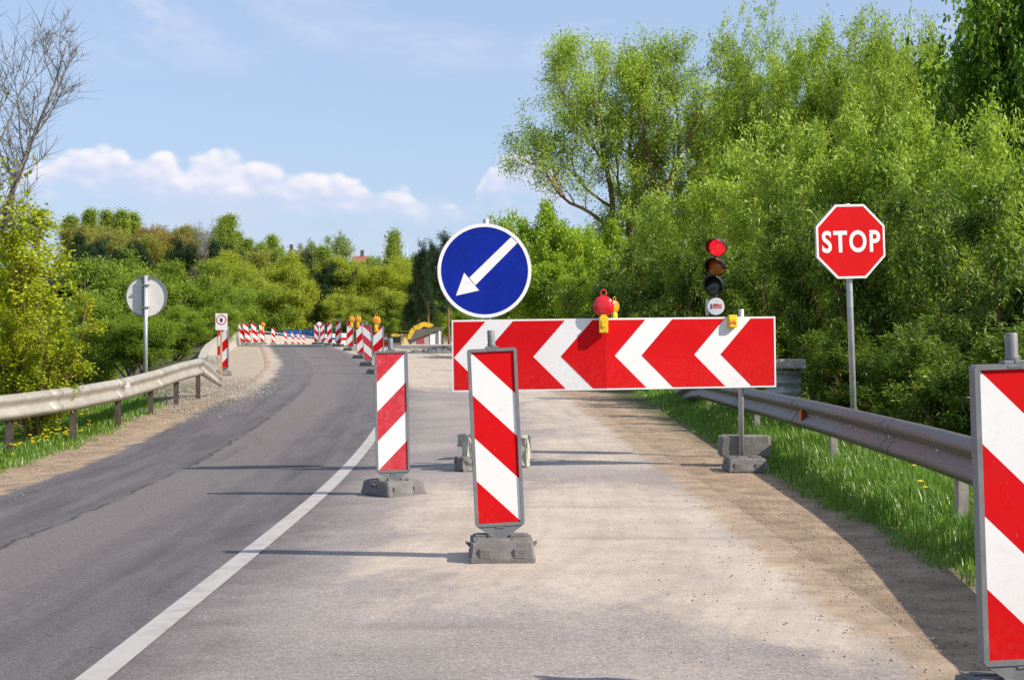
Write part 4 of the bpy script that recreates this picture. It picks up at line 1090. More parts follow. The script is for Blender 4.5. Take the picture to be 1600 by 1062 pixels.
def tree_data(seed, H, Rr, tf=.25, stems=1, n1=16, n2=6, n3=5, env='round', leaf=(.1, .05), NL=12000, droop=.2, up=.12, tr=None, lean=(0, 0), sig=.12, e1=(15, 55), wig=.12, limbs=None, twigs=True, bare=0.0):
    rng = np.random.default_rng(seed)
    tr = tr or H*.018
    wood = MB(); segs = []
    st = []
    if limbs is not None:
        for pts, r0, r1 in limbs:
            pts = np.array(pts, float)
            # resample with a little wiggle
            d = np.concatenate([[0], np.cumsum(np.linalg.norm(np.diff(pts, axis=0), axis=1))]); s = np.linspace(0, d[-1], max(6, int(d[-1]/.5)))
            q = np.stack([np.interp(s, d, pts[:, k]) for k in range(3)], 1); q[1:-1] += rng.normal(0, .05, q[1:-1].shape)
            st.append((q, np.linspace(r0, r1, len(q)), d[-1]))
    else:
        for i in range(stems):
            if stems == 1: d0 = np.array([lean[0]+rng.normal(0, .03), lean[1]+rng.normal(0, .03), 1.0]); L0 = H*.93
            else:
                a = 2*PI*(i+rng.uniform(-.3, .3))/stems; sp_ = rng.uniform(.1, .55)*min(1.2, Rr/H*1.9)
                d0 = np.array([math.cos(a)*sp_+lean[0], math.sin(a)*sp_+lean[1], 1.0]); L0 = H*rng.uniform(.7, .98)
            pts = grow(rng, (rng.normal(0, .06*stems**.5*(stems > 1)), rng.normal(0, .06*(stems > 1)), 0), unit(d0), L0, 9, wig*.55, .03)
            r0 = tr*(1 if stems == 1 else .6)
            st.append((pts, r0*(1-np.linspace(0, 1, len(pts)))**.8+.006, L0))
    for pts, rad, _ in st: wood.tube(pts.tolist(), rad.tolist(), 8)
    tot = sum(s[2] for s in st)
    for pts, rad, L0 in st:
        m1 = max(3, int(round(n1*L0/tot*(1 if stems > 1 or limbs else 1))))
        for i in range(m1):
            t = tf+(1-tf)*((i+rng.uniform(0, 1))/m1)**.9
            t = min(t, .99)
            p, dl = on_line(pts, t); rel = (t-tf)/(1-tf)
            l1 = Rr*ENV[env](rel)*rng.uniform(.65, 1.1)*(1 if (stems == 1 and limbs is None) else .6)
            if limbs is None and stems == 1:
                a = 2.4*i+rng.uniform(-.5, .5); e_l = R(rng.uniform(*e1)); d1 = np.array([math.cos(a)*math.cos(e_l), math.sin(a)*math.cos(e_l), math.sin(e_l)])
            else: d1 = unit(tilt(rng, dl, rng.uniform(.5, 1.1))+np.array([0, 0, .25]))
            b1 = grow(rng, p, d1, l1, 6, wig, up)
            r1 = max(.008, min(np.interp(t, np.linspace(0, 1, len(rad)), rad)*.55, l1*.022))
            wood.tube(b1.tolist(), np.linspace(r1, r1*.3, 7).tolist(), 5, 0, False)
            segs.append((b1[3:], .5))
            for j in range(n2):
                t2 = rng.uniform(.25, 1.0); p2, dd = on_line(b1, t2)
                l2 = l1*rng.uniform(.28, .55)
                b2 = grow(rng, p2, tilt(rng, dd, rng.uniform(.4, 1.0)), l2, 4, wig*1.2, up*.7)
                if twigs: wood.tube(b2.tolist(), np.linspace(r1*.4, r1*.15, 5).tolist(), 4, 0, False)
                segs.append((b2, 1.0))
                for k in range(n3):
                    p3, d3 = on_line(b2, rng.uniform(.2, 1.0)); l3 = l2*rng.uniform(.4, .7)
                    b3 = grow(rng, p3, tilt(rng, d3, rng.uniform(.4, 1.0)), l3, 3, wig*1.3, 0.0, droop*.6)
                    if twigs == 2: wood.tube(b3.tolist(), [r1*.16+.002, r1*.12+.002, r1*.1+.001, .0015], 3, 0, False)
                    segs.append((b3, 1.3))
    # leaves along the twigs
    ln = np.array([np.linalg.norm(s[0][-1]-s[0][0])*s[1] for s in segs]); 
    if bare:                       # leafless tips: the upper part keeps few leaves
        mid = np.array([s[0].mean(0)[2] for s in segs]); ln = ln*np.clip((bare-mid)/(.15*H), 0.015, 1)
    clump = rng.uniform(.12, 1.5, len(segs))**1.6+.03; pr = ln*clump; pr /= pr.sum()
    idx = rng.choice(len(segs), NL, p=pr); t = rng.uniform(0, 1, NL)
    P_ = np.zeros((NL, 3)); D_ = np.zeros((NL, 3))
    order = np.argsort(idx, kind='stable'); bounds = np.searchsorted(idx[order], np.arange(len(segs)+1))
    for i in range(len(segs)):
        ii = order[bounds[i]:bounds[i+1]]
        if len(ii) == 0: continue
        pts = segs[i][0]; s = t[ii]*(len(pts)-1); k0 = np.minimum(s.astype(int), len(pts)-2); f = (s-k0)[:, None]
        P_[ii] = pts[k0]*(1-f)+pts[k0+1]*f; D_[ii] = pts[k0+1]-pts[k0]
    P_ += rng.normal(0, sig, P_.shape)
    P_[:, 2] = np.maximum(P_[:, 2], .05)
    if limbs is None:              # stand the crown's middle over the foot
        hi = P_[P_[:, 2] > np.percentile(P_[:, 2], 45)]; mx, my, mz = hi.mean(0)
        P_[:, 0] -= mx*P_[:, 2]/mz; P_[:, 1] -= my*P_[:, 2]/mz
        wood.v = [(a-mx*c/mz, b-my*c/mz, c) for a, b, c in wood.v]
    return wood, P_, unit(D_), leaf, droop, rng
class Kind:
    def __init__(s, leafm, barkm, **kw):
        s.H = kw['H']; d = tree_data(**kw)
        wood, P_, D_, leaf, droop, rng = d
        s.crown = leaves_mesh('crown', P_, D_, leaf[0], leaf[1], droop, L[leafm], rng)
        s.trunk = wood.mesh('trunk', barkm)
        s.top = np.percentile(P_[:, 2], 99.3 if leafm == 'willow' else 99.7); r = np.percentile(np.abs(P_[:, :2]), 96, axis=0); s.rad = float(r.mean())
def plant(kind, px, ytop, halfw, Y, label, group, cat='tree', base=None, rot=None, name='tree', zoff=-.15):
    """stand a copy of a kind on the ground at depth Y so that it has the wanted height and spread"""
    X = (px-800)/F*Y; z = (gz(X, Y) if base is None else base)+zoff
    h = (EYE+(HZ-ytop)/F*Y)-z
    sz = h/kind.top; sx = (halfw/F*Y)/kind.rad
    sx = min(max(sx, sz*.5), sz*1.8)
    rot = random.Random(int(px*7+ytop)).uniform(0, 360) if rot is None else rot
    r = empty(name, (X, Y, z), label, cat, group, (0, 0, R(rot))); r.scale = (sx, sx, sz)
    link('trunk', kind.trunk, r); link('crown', kind.crown, r)
    return r
K = {}
# far and middle kinds
K['bush'] = Kind('osier', bark_g, seed=11, H=8, Rr=4.2, tf=.12, stems=7, n1=60, n2=6, n3=4, env='shrub', leaf=(.21, .07), NL=36000, droop=.12, sig=.20, twigs=False, tr=.16, up=.2)
K['bush2'] = Kind('osier', bark_g, seed=12, H=8, Rr=4.4, tf=.10, stems=6, n1=56, n2=6, n3=4, env='shrub', leaf=(.22, .07), NL=34000, droop=.05, sig=.22, twigs=False, tr=.16, up=.28)
K['yel'] = Kind('yelmid', bark_g, seed=13, H=10, Rr=4.6, tf=.12, stems=4, n1=46, n2=7, n3=4, env='round', leaf=(.16, .12), NL=46000, droop=.1, sig=.30, twigs=False, tr=.2)
K['yel2'] = Kind('yelmid', bark_g, seed=14, H=10, Rr=4.6, tf=.12, stems=5, n1=50, n2=7, n3=4, env='shrub', leaf=(.16, .12), NL=46000, droop=.1, sig=.30, twigs=False, tr=.2)
K['poplar'] = Kind('poplar', bark_g, seed=15, H=14, Rr=2.6, tf=.15, n1=42, n2=5, n3=3, env='cone', leaf=(.24, .18), NL=18000, droop=0, up=.3, sig=.32, twigs=False, e1=(45, 70))
K['oval'] = Kind('poplar', bark_g, seed=16, H=13, Rr=4.2, tf=.2, n1=34, n2=6, n3=4, env='oval', leaf=(.24, .18), NL=28000, droop=.05, up=.15, sig=.38, twigs=False)
K['olive'] = Kind('olive', bark_g, seed=24, H=12, Rr=4.6, tf=.2, n1=34, n2=6, n3=4, env='round', leaf=(.24, .17), NL=28000, droop=.05, up=.15, sig=.36, twigs=False)
K['russet'] = Kind('russet', bark_g, seed=17, H=12, Rr=5, tf=.2, n1=34, n2=6, n3=4, env='oval', leaf=(.24, .17), NL=26000, droop=.05, up=.15, sig=.3, twigs=False)
K['conifer'] = Kind('conifer', bark_m, seed=18, H=13, Rr=3.6, tf=.18, n1=50, n2=6, n3=3, env='cone', leaf=(.36, .10), NL=20000, droop=.1, up=.03, sig=.22, twigs=False, e1=(-5, 20))
K['pine'] = Kind('conifer', bark_r, seed=19, H=13, Rr=4.2, tf=.3, n1=24, n2=7, n3=4, env='oval', leaf=(.34, .09), NL=22000, droop=0, up=.15, sig=.24, twigs=False, e1=(0, 35))
K['cypress'] = Kind('poplar', bark_g, seed=20, H=14, Rr=3.0, tf=.06, n1=60, n2=5, n3=4, env='cone', leaf=(.22, .14), NL=36000, droop=0, up=.35, sig=.36, twigs=False, e1=(45, 70))
K['birch'] = Kind('birch', bark_g, seed=21, H=14, Rr=3.8, tf=.2, n1=34, n2=6, n3=4, env='oval', leaf=(.24, .17), NL=14000, droop=.3, up=.1, sig=.3, twigs=False)
K['bare'] = Kind('bud', bark_g, seed=22, H=12, Rr=4.4, tf=.2, n1=34, n2=8, n3=6, env='oval', leaf=(.2, .12), NL=900, droop=0, up=.2, sig=.1, twigs=2, tr=.22)
# right hand side, nearer
K['wil'] = Kind('willow', bark_m, seed=31, H=9, Rr=4.6, tf=.18, stems=4, n1=44, n2=7, n3=4, env='vase', leaf=(.125, .040), NL=44000, droop=.15, sig=.09, twigs=True, tr=.2, up=.10, wig=.24)
K['wil2'] = Kind('willow', bark_m, seed=32, H=9, Rr=4.8, tf=.15, stems=3, n1=40, n2=7, n3=4, env='round', leaf=(.13, .042), NL=42000, droop=.18, sig=.09, twigs=True, tr=.2, up=.10, wig=.24)
K['wil3'] = Kind('willow', bark_m, seed=33, H=9, Rr=4.4, tf=.3, stems=2, n1=34, n2=7, n3=4, env='vase', leaf=(.12, .038), NL=30000, droop=.15, sig=.085, twigs=True, tr=.2, up=.10, wig=.26)
K['thick'] = Kind('willow_shaded', bark_r, seed=34, H=5, Rr=2.6, tf=.08, stems=8, n1=70, n2=6, n3=4, env='shrub', leaf=(.16, .038), NL=28000, droop=.32, sig=.065, twigs=2, tr=.09, up=.12)
K['thick2'] = Kind('willow_shaded', bark_r, seed=35, H=5, Rr=2.7, tf=.08, stems=7, n1=64, n2=6, n3=4, env='shrub', leaf=(.165, .04), NL=27000, droop=.3, sig=.065, twigs=2, tr=.09, up=.15)
K['wilm'] = Kind('willow', bark_m, seed=38, H=7, Rr=3.6, tf=.12, stems=5, n1=54, n2=6, n3=4, env='round', leaf=(.165, .044), NL=34000, droop=.25, sig=.09, twigs=True, tr=.11, up=.12, wig=.2)
K['bright'] = Kind('bright', bark_m, seed=36, H=7, Rr=3.4, tf=.1, stems=5, n1=50, n2=7, n3=5, env='round', leaf=(.17, .10), NL=30000, droop=.1, sig=.13, twigs=True, tr=.12)
K['maple'] = Kind('maple', bark_m, seed=37, H=11, Rr=4.2, tf=.15, n1=40, n2=8, n3=5, env='oval', leaf=(.19, .17), NL=30000, droop=.25, sig=.15, twigs=True, tr=.22)
print('kinds done')

HILL = 'trees on the far hillside'
far = [ # kind, px, top, halfw, Y, label
 ('poplar', 112, 338, 20, 300, 'upright pale poplar on the hill nearest the bare twigs at left'),
 ('poplar', 141, 328, 17, 305, 'tall poplar on the hill, second from the left'),
 ('poplar', 166, 330, 17, 310, 'tall poplar on the hill, third from the left'),
 ('poplar', 187, 330, 18, 300, 'tall poplar on the hill, fourth from the left'),
 ('poplar', 205, 334, 18, 305, 'poplar closing the row of tall poplars on the hill'),
 ('olive', 182, 362, 34, 285, 'yellowish broad tree in front of the row of poplars'),
 ('russet', 236, 352, 32, 300, 'reddish brown tree on the hill beside the poplars'),
 ('russet', 266, 362, 34, 290, 'reddish brown tree, lower and right of the other reddish one'),
 ('olive', 288, 352, 20, 310, 'green round tree on the hill just left of the bare tree'),
 ('bare', 317, 340, 24, 262, 'leafless grey tree on the skyline'),
 ('cypress', 349, 337, 24, 290, 'tall pointed light green tree right of the bare tree'),
 ('poplar', 372, 362, 17, 300, 'slim tree leaning on the pointed tree, first on its right'),
 ('poplar', 388, 374, 16, 300, 'slim low tree, second right of the pointed tree'),
 ('oval', 412, 380, 22, 280, 'green tree on the skyline, broad one left of the dark house'),
 ('cypress', 426, 371, 16, 285, 'pointed green tree left of the dark chimney house'),
 ('oval', 440, 388, 20, 260, 'small round green tree below the dark chimney house'),
 ('conifer', 125, 368, 30, 262, 'dark evergreen leftmost on the hill below the poplars'),
 ('pine', 152, 374, 30, 258, 'dark evergreen second from left on the hill'),
 ('pine', 214, 377, 30, 262, 'dark evergreen below the reddish trees, left one'),
 ('pine', 285, 374, 30, 258, 'dark evergreen below the reddish trees, right one'),
 ('conifer', 335, 378, 27, 255, 'dark evergreen at the foot of the bare tree'),
 ('pine', 366, 384, 30, 250, 'dark evergreen at the foot of the pointed tree'),
 ('pine', 476, 394, 26, 270, 'dark evergreen right of the chimney house'),
 ('birch', 484, 376, 17, 285, 'thin pale green tree between chimney house and birch'),
 ('poplar', 506, 386, 20, 275, 'green tree left of the birch on the skyline'),
 ('birch', 530, 365, 21, 285, 'airy grey green birch on the skyline left of the red roof'),
 ('pine', 520, 410, 30, 230, 'dark tree below the birch'),
 ('cypress', 616, 363, 17, 250, 'solitary pointed tree on the skyline between two thin masts'),
 ('oval', 586, 402, 20, 280, 'low grey green tree right of the red roof'),
 ('pine', 672, 378, 28, 200, 'dark pine on the skyline left of the blue sign'),
 ('pine', 702, 366, 32, 190, 'dark pine partly behind the left edge of the blue sign'),
 ('conifer', 656, 398, 24, 205, 'low dark pine left of the other pines near the blue sign')]
far += [
 ('olive', 130, 352, 34, 292, 'round green tree on the hill in front of the leftmost poplar'),
 ('olive', 222, 366, 32, 284, 'round green tree between the poplars and the reddish trees'),
 ('olive', 398, 392, 34, 270, 'broad green tree below the slim trees right of the pointed one'),
 ('russet', 330, 392, 26, 275, 'brownish tree between the dark evergreens'),
 ('olive', 500, 396, 30, 275, 'green tree filling the skyline left of the birch'),
 ('oval', 556, 410, 30, 278, 'green tree in front of the red roofed house'),
 ('oval', 640, 404, 28, 270, 'green tree right of the solitary pointed tree')]
for k_, px, yt, hw, Y, lab in far: plant(K[k_], px, yt, hw, Y, lab, HILL)
BUSH = 'willow bushes in the hollow left of the road'
left = [
 ('bush', 150, 408, 62, 74, 'broad green willow bush left of the grey sign back, leftmost large one'),
 ('bush2', 225, 398, 62, 80, 'broad green willow bush rising behind the grey sign back'),
 ('bush', 290, 408, 56, 82, 'green willow bush right of the grey sign back'),
 ('bush2', 335, 425, 44, 88, 'green willow bush above the small hand sign'),
 ('bush', 118, 470, 62, 52, 'lower green bush beside the yellow leafed tree'),
 ('bush2', 205, 478, 60, 50, 'lower green bush just behind the grey sign pole'),
 ('bush', 275, 480, 45, 54, 'lower green bush between sign pole and hand sign'),
 ('bush2', 330, 465, 42, 62, 'lower green bush right beside the hand sign'),
 ('bush', 378, 452, 50, 215, 'green bush behind the close three leaning beacons'),
 ('bush2', 425, 470, 52, 226, 'green bush behind the parapet rail'),
 ('bush', 455, 478, 50, 228, 'green bush left of the dark gap in the wood')]
for k_, px, yt, hw, Y, lab in left: plant(K[k_], px, yt, hw, Y, lab, BUSH, 'bush', name='willow_bush')
MID = 'yellow green trees beyond the road crest'
midt = [
 ('yel', 372, 412, 44, 226, 'yellow green tree behind the willow bushes, leftmost'),
 ('yel2', 412, 394, 52, 236, 'tall yellow green tree left of the road crest, second from left'),
 ('yel', 462, 402, 52, 238, 'tall yellow green tree straight above the blue containers'),
 ('yel2', 496, 424, 40, 230, 'yellow green tree bordering the dark gap on its left'),
 ('yel2', 560, 408, 54, 240, 'broad yellow green tree below the red roof'),
 ('yel', 606, 403, 56, 244, 'broad yellow green tree in front of the solitary pointed tree'),
 ('yel2', 648, 420, 48, 238, 'yellow green tree left of the blue sign'),
 ('yel', 580, 452, 54, 226, 'lower yellow green tree above the amber lamps'),
 ('yel2', 628, 455, 52, 228, 'lower yellow green tree above the excavator boom'),
 ('yel', 540, 462, 34, 224, 'lower yellow green tree right of the dark gap'),
 ('bush', 668, 470, 36, 210, 'green bush behind the shed'),
 ('pine', 690, 440, 40, 222, 'dark evergreen left of the blue sign and behind the shed'),
 ('bush2', 716, 476, 34, 215, 'green bush right of the shed below the blue sign'),
 ('yel2', 440, 440, 48, 222, 'lower yellow green tree above the left blue container'),
 ('yel', 392, 438, 46, 220, 'lower yellow green tree above the close three leaning beacons'),
 ('bush', 548, 488, 50, 218, 'green thicket behind the right line beacons'),
 ('bush2', 652, 484, 52, 226, 'green thicket directly behind the shed roof'),
 ('bush', 600, 485, 64, 222, 'green thicket behind excavator and amber lamps'),
 ('pine', 520, 446, 40, 236, 'dark evergreen added as the shade in the gap between yellow green trees'),  # dark crown put in for the plain shadow between the trees
 ('bush2', 475, 492, 60, 232, 'green thicket behind the blue containers')]
for k_, px, yt, hw, Y, lab in midt: plant(K[k_], px, yt, hw, Y, lab, MID)

# the large old willow with its visible forked limbs
wY = 74.0
def w6(x, y, dy=0.0): p = P(780+x/2.3095, y/2.3095, wY+dy); return (p.x, p.y, p.z)
o6 = P(780+455/2.3095, 1000/2.3095, wY); gb = gz(o6.x, wY)-.2
wb = (o6.x, wY, gb)
limbs = [
 ([wb, w6(455, 930), w6(405, 815)], 0.236, 0.174),
 ([w6(405, 815), w6(410, 740, .3), w6(402, 640, .6), w6(375, 560, .7), w6(350, 430, .9), w6(372, 300, 1.2), w6(375, 220, 1.3)], 0.149, 0.031),
 ([w6(405, 815), w6(290, 750, -.5), w6(205, 690, -1), w6(160, 600, -1.5), w6(75, 570, -2)], 0.099, 0.022),
 ([w6(402, 745, .3), w6(320, 680, -.4), w6(215, 575, -1), w6(190, 490, -1.4)], 0.068, 0.019),
 ([w6(400, 650, .6), w6(330, 480, 1.2), w6(270, 320, 1.8), w6(225, 210, 2)], 0.068, 0.015),
 ([(wb[0]+.25, wb[1]+.8, gb), w6(470, 860, .8), w6(476, 760, 1), w6(492, 700, 1.2), w6(470, 560, 1.5), w6(480, 400, 1.8), w6(475, 200, 2.2)], 0.198, 0.031),
 ([w6(478, 770, 1), w6(432, 680, .5), w6(420, 560, 0), w6(440, 420, -.3), w6(440, 250, -.5)], 0.068, 0.015),
 ([(wb[0]+.6, wb[1]-.2, gb), w6(520, 920, 0), w6(556, 820, -.4), w6(556, 700, -.6), w6(540, 530, -.8), w6(500, 380, -.9), w6(540, 230, -1)], 0.186, 0.031),
 ([w6(556, 720, -.6), w6(620, 640, -1), w6(660, 540, -1.3), w6(720, 430, -1.6), w6(735, 350, -1.8)], 0.099, 0.022),
 ([w6(556, 760, -.6), w6(690, 700, .6), w6(720, 560, 1.2), w6(690, 420, 1.4)], 0.093, 0.019),
 ([w6(556, 790, -.5), w6(600, 690, .2), w6(650, 560, .5), w6(640, 400, .8), w6(610, 260, 1), w6(600, 190, 1)], .10, .015),
 ([w6(402, 600, .6), w6(330, 520, -.6), w6(250, 400, -1.2), w6(205, 300, -1.6), w6(200, 190, -1.8)], .06, .012),
 ([w6(480, 560, 1.5), w6(540, 440, 2), w6(590, 330, 2.3), w6(560, 210, 2.4)], .07, .012)]
base = np.array(wb)
limbs = [([np.array(p)-base for p in pts], a, b) for pts, a, b in limbs]
wood, P_, D_, leaf, droop, rng = tree_data(seed=41, H=9, Rr=3.8, tf=.22, n1=170, n2=7, n3=5, env='oval', leaf=(.17, .052), NL=72000, droop=.25, up=.06, sig=.20, limbs=limbs, twigs=True, wig=.16)
hero = empty('willow_tree', wb, 'large old willow with dark forked limbs reaching left over the blue sign', 'tree')
link('trunk', wood.mesh('trunk', bark_r), hero)
link('crown', leaves_mesh('crown', P_, D_, leaf[0], leaf[1], droop, L['willow'], rng), hero)
WALL = 'tall trees along the right side of the road'
wall = [
 ('wil', 1080, 165, 78, 78, 'willow behind the old forked one, filling the gap on its right'),
 ('wil3', 1190, 28, 105, 76, 'tall thin willow with trunk showing high left of the stop sign'),
 ('wilm', 1130, 250, 100, 52, 'lower willow above the traffic light'),
 ('wil', 1265, 42, 100, 72, 'tall airy willow above and left of the stop sign'),
 ('wil2', 1345, 40, 105, 70, 'tall airy willow right above the stop sign'),
 ('wil2', 1412, 34, 100, 66, 'tall airy willow right of the stop sign, before the maple'),
 ('wil', 1478, 42, 90, 62, 'tall airy willow touching the dark maple'),
 ('wilm', 1240, 200, 110, 46, 'mid height willow between traffic light and stop sign'),
 ('wilm', 1335, 185, 120, 36, 'mid height willow directly behind the stop sign'),
 ('wilm', 1440, 180, 120, 35, 'mid height willow behind the right guardrail'),
 ('wilm', 1550, 190, 120, 32, 'mid height willow in front of the dark maple'),
 ('wilm', 1030, 310, 60, 56, 'low willow at the foot of the old forked one'),
 ('wil2', 1140, 115, 70, 80, 'tall willow just right of the old forked one'),
 ('wil', 1228, 82, 90, 76, 'tall willow between the thin trunked one and the stop sign tree'),
 ('wil3', 1300, 70, 90, 74, 'tall willow crown left above the stop sign, second row'),
 ('wil2', 1385, 80, 95, 72, 'tall willow crown right above the stop sign, second row'),
 ('wil', 1455, 72, 95, 68, 'tall willow crown left of the maple, second row'),
 ('maple', 1585, -70, 92, 38, 'dense dark green maple cut by the upper right corner'),
 ('wil3', 1000, 255, 50, 84, 'willow far behind the old forked one')]
for k_, px, yt, hw, Y, lab in wall: plant(K[k_], px, yt, hw, Y, lab, WALL, zoff=-.6)
BR = 'fresh green bushes right of the blue sign'
for k_, px, yt, hw, Y, lab in [
 ('bright', 838, 322, 48, 72, 'fresh green bush touching the right rim of the blue sign'),
 ('bright', 885, 338, 50, 68, 'fresh green bush under the longest limb of the willow'),
 ('bright', 930, 350, 45, 66, 'fresh green bush left of the old willow trunk'),
 ('bright', 860, 400, 55, 55, 'lower fresh green bush above the board, right of the blue sign'),
 ('bright', 800, 420, 45, 62, 'lower fresh green bush behind the blue sign'),
 ('bright', 920, 420, 50, 50, 'lower green bush behind the red lamp')]: plant(K[k_], px, yt, hw, Y, lab, BR, 'bush', name='green_bush')
TH = 'dark willow thicket behind the right guardrail'
thick = [
 ('thick', 960, 400, 55, 42, 'dark thicket bush behind the red lamp on the board'),
 ('thick2', 1030, 380, 60, 38, 'dark thicket bush left of the traffic light'),
 ('thick', 1105, 365, 65, 34, 'dark thicket bush right behind the traffic light'),
 ('thick2', 1190, 350, 70, 31, 'dark thicket bush between traffic light and stop sign'),
 ('thick', 1280, 330, 80, 27, 'dark thicket bush left behind the stop sign pole'),
 ('thick2', 1375, 300, 85, 25, 'dark thicket bush right behind the stop sign pole'),
 ('thick', 1475, 300, 95, 22, 'dark thicket bush left of the large right beacon'),
 ('thick2', 1590, 290, 110, 20, 'dark thicket bush behind the large right beacon'),
 ('thick', 1240, 470, 60, 31, 'low thicket bush behind the culvert end'),
 ('thick2', 1345, 500, 72, 24, 'low thicket bush at the foot of the stop sign'),
 ('thick', 1430, 500, 85, 19.5, 'low thicket bush just behind the right guardrail'),
 ('thick2', 1540, 510, 100, 17, 'low thicket bush beside the large right beacon'),
 ('thick', 1050, 470, 60, 36, 'low thicket bush behind the middle of the chevron board'),
 ('thick', 2200, 420, 260, 8.6, 'low thicket bush off the right edge beside the guardrail bend'),
 ('thick2', 1150, 480, 60, 31, 'low thicket bush behind the right end of the chevron board')]
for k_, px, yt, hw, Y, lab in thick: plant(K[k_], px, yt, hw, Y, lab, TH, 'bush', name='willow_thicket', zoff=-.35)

# near left: leafy young tree and the bare twigs above it
nY = 22.0
kk = Kind('yellow', bark_r, seed=51, H=6.0, Rr=2.0, tf=.06, stems=5, n1=60, n2=6, n3=4, env='shrub', leaf=(.075, .066), NL=15000, droop=.25, sig=.07, twigs=2, tr=.07, up=.2)
plant(kk, 22, 318, 88, nY, 'young tree with yellow green round leaves at the left edge', 'yellow leafed trees at the left edge', rot=20, name='leafy_tree', zoff=-.1)
plant(kk, -85, 300, 105, 24, 'yellow green tree cut by the left edge behind the rail', 'yellow leafed trees at the left edge', rot=140, name='leafy_tree', zoff=-.1)
plant(kk, 55, 440, 64, 20.8, 'low yellow green bush over the left guardrail', 'yellow leafed trees at the left edge', rot=250, name='leafy_tree', zoff=-.1)
kb = Kind('yellow', bark_g, seed=52, H=7.5, Rr=2.5, tf=.2, stems=4, n1=60, n2=9, n3=6, env='oval', leaf=(.07, .06), NL=900, droop=.1, sig=.05, twigs=2, tr=.075, up=.30, bare=4.5, wig=.07)
plant(kb, -62, 10, 130, 23, 'bare twiggy tree reaching up at the left edge', None, rot=70, name='bare_tree', zoff=-.1)

# ------------------------------------------------------------------ grass, stones, flowers
def blades(name, pts, h, w, rng, label):
    n = len(pts); a = rng.uniform(0, 2*PI, n); dx = np.stack([np.cos(a), np.sin(a), 0*a], 1); wv = np.stack([-np.sin(a), np.cos(a), 0*a], 1)
    bend = rng.uniform(.1, .75, n)[:, None]; h = h[:, None]; w = w[:, None]; z = np.array([0, 0, 1.0])
    p0 = pts-wv*w; p1 = pts+wv*w; m_ = pts+z*h*.55+dx*h*bend*.25; t_ = pts+z*h*(1-.35*bend)+dx*h*bend*.8
    co = np.stack([p0, p1, m_+wv*w*.8, m_-wv*w*.8, t_], 1).reshape(-1, 3)
    i = np.arange(n)[:, None]*5
    tri = np.concatenate([i+np.array([0, 1, 2]), i+np.array([0, 2, 3]), i+np.array([3, 2, 4])], 1).reshape(-1, 3)
    me = fast_mesh(name, co, tri, grass_m); o = link(name, me); tag(o, label, 'grass', None, 'stuff'); return o
def vnoise(x, y, seed=0):
    return .5+.25*np.sin(x*2.1+seed)*np.cos(y*1.7+seed*2)+.15*np.sin(x*5.3+y*3.1+seed)+.1*np.sin(y*9.1-x*4.2+seed*3)
rng = np.random.default_rng(7)
n = 190000
Y = 6.0*(34/6.0)**rng.uniform(0, 1, n); e = 2.22+.25*vnoise(Y*1.3, Y*.4, 1)+.12*rng.normal(0, 1, n)**2*.5
X = e+rng.uniform(0, 1, n)**1.15*4.2
keep = rng.uniform(0, 1, n) < np.clip(.35+1.2*(X-e), .2, 1)
X, Y, e = X[keep], Y[keep], e[keep]
pts = np.stack([X, Y, zg(X, Y)-.01], 1)
h = (.06+.135*np.clip((X-e)/.7, 0, 1))*rng.uniform(.5, 1.35, len(X))*(.75+.6*vnoise(X*2, Y*2, 2))
blades('verge_grass', pts, h, .0018+.0024*rng.uniform(.5, 1, len(X))*np.clip(Y/9, 1, 2.2), rng, 'long bright green grass under the right guardrail')
n = 120000
Y = 11.5*(31/11.5)**rng.uniform(0, 1, n); u0 = -3.5-.35*vnoise(Y*.9, Y*.5, 4)-.10*np.abs(rng.normal(0, 1, n))+.9*ss(Y, 26, 31)*-1
U = u0-rng.uniform(0, 1, n)**1.1*3.6; X = U+XR(Y)
keep = rng.uniform(0, 1, n) < np.clip(.3+1.1*(u0-U), .15, 1)
X, Y, U, u0 = X[keep], Y[keep], U[keep], u0[keep]
pts = np.stack([X, Y, zg(X, Y)-.01], 1)
h = (.05+.13*np.clip((u0-U)/.8, 0, 1))*rng.uniform(.5, 1.35, len(X))*(.7+.6*vnoise(X*2, Y*2, 2))
blades('verge_grass', pts, h, .003+.003*rng.uniform(.5, 1, len(X)), rng, 'short green grass with dandelions along the left guardrail')
# dandelions: many small heads, one object per verge
def flowers(pts, label):
    co = []; fc = []
    for x, y, z in pts:
        hh = random.uniform(.08, .2); r = random.uniform(.02, .032); b = len(co)
        for k in range(6): co.append((x+r*math.cos(k*PI/3), y+r*math.sin(k*PI/3)-.004, z+hh+.004*(k % 2)))
        co.append((x, y, z+hh+.012)); co.append((x, y, z+hh-.012))
        for k in range(6): fc += [(b+k, b+(k+1) % 6, b+6), (b+(k+1) % 6, b+k, b+7)]
    me = bpy.data.meshes.new('dandelion_flowers'); me.from_pydata(co, [], fc); me.materials.append(blossom_m)
    return tag(link('dandelion_flowers', me), label, 'flowers', None, 'stuff')
random.seed(5)
fp = []
while len(fp) < 620:
    y_ = random.uniform(12.5, 24); x_ = float(XR(y_))-random.uniform(3.95, 6.6)
    if vnoise(x_*1.4, y_*.8, 3) > random.uniform(.1, .9): fp.append((x_, y_, gz(x_, y_)))
flowers(fp, 'yellow dandelions scattered in the left verge grass')
fp = [(x_, y_, gz(x_, y_)+.06) for x_, y_ in ((random.uniform(3.0, 4.4), random.uniform(9, 15)) for _ in range(45))]
flowers(fp, 'yellow dandelions behind the right guardrail')
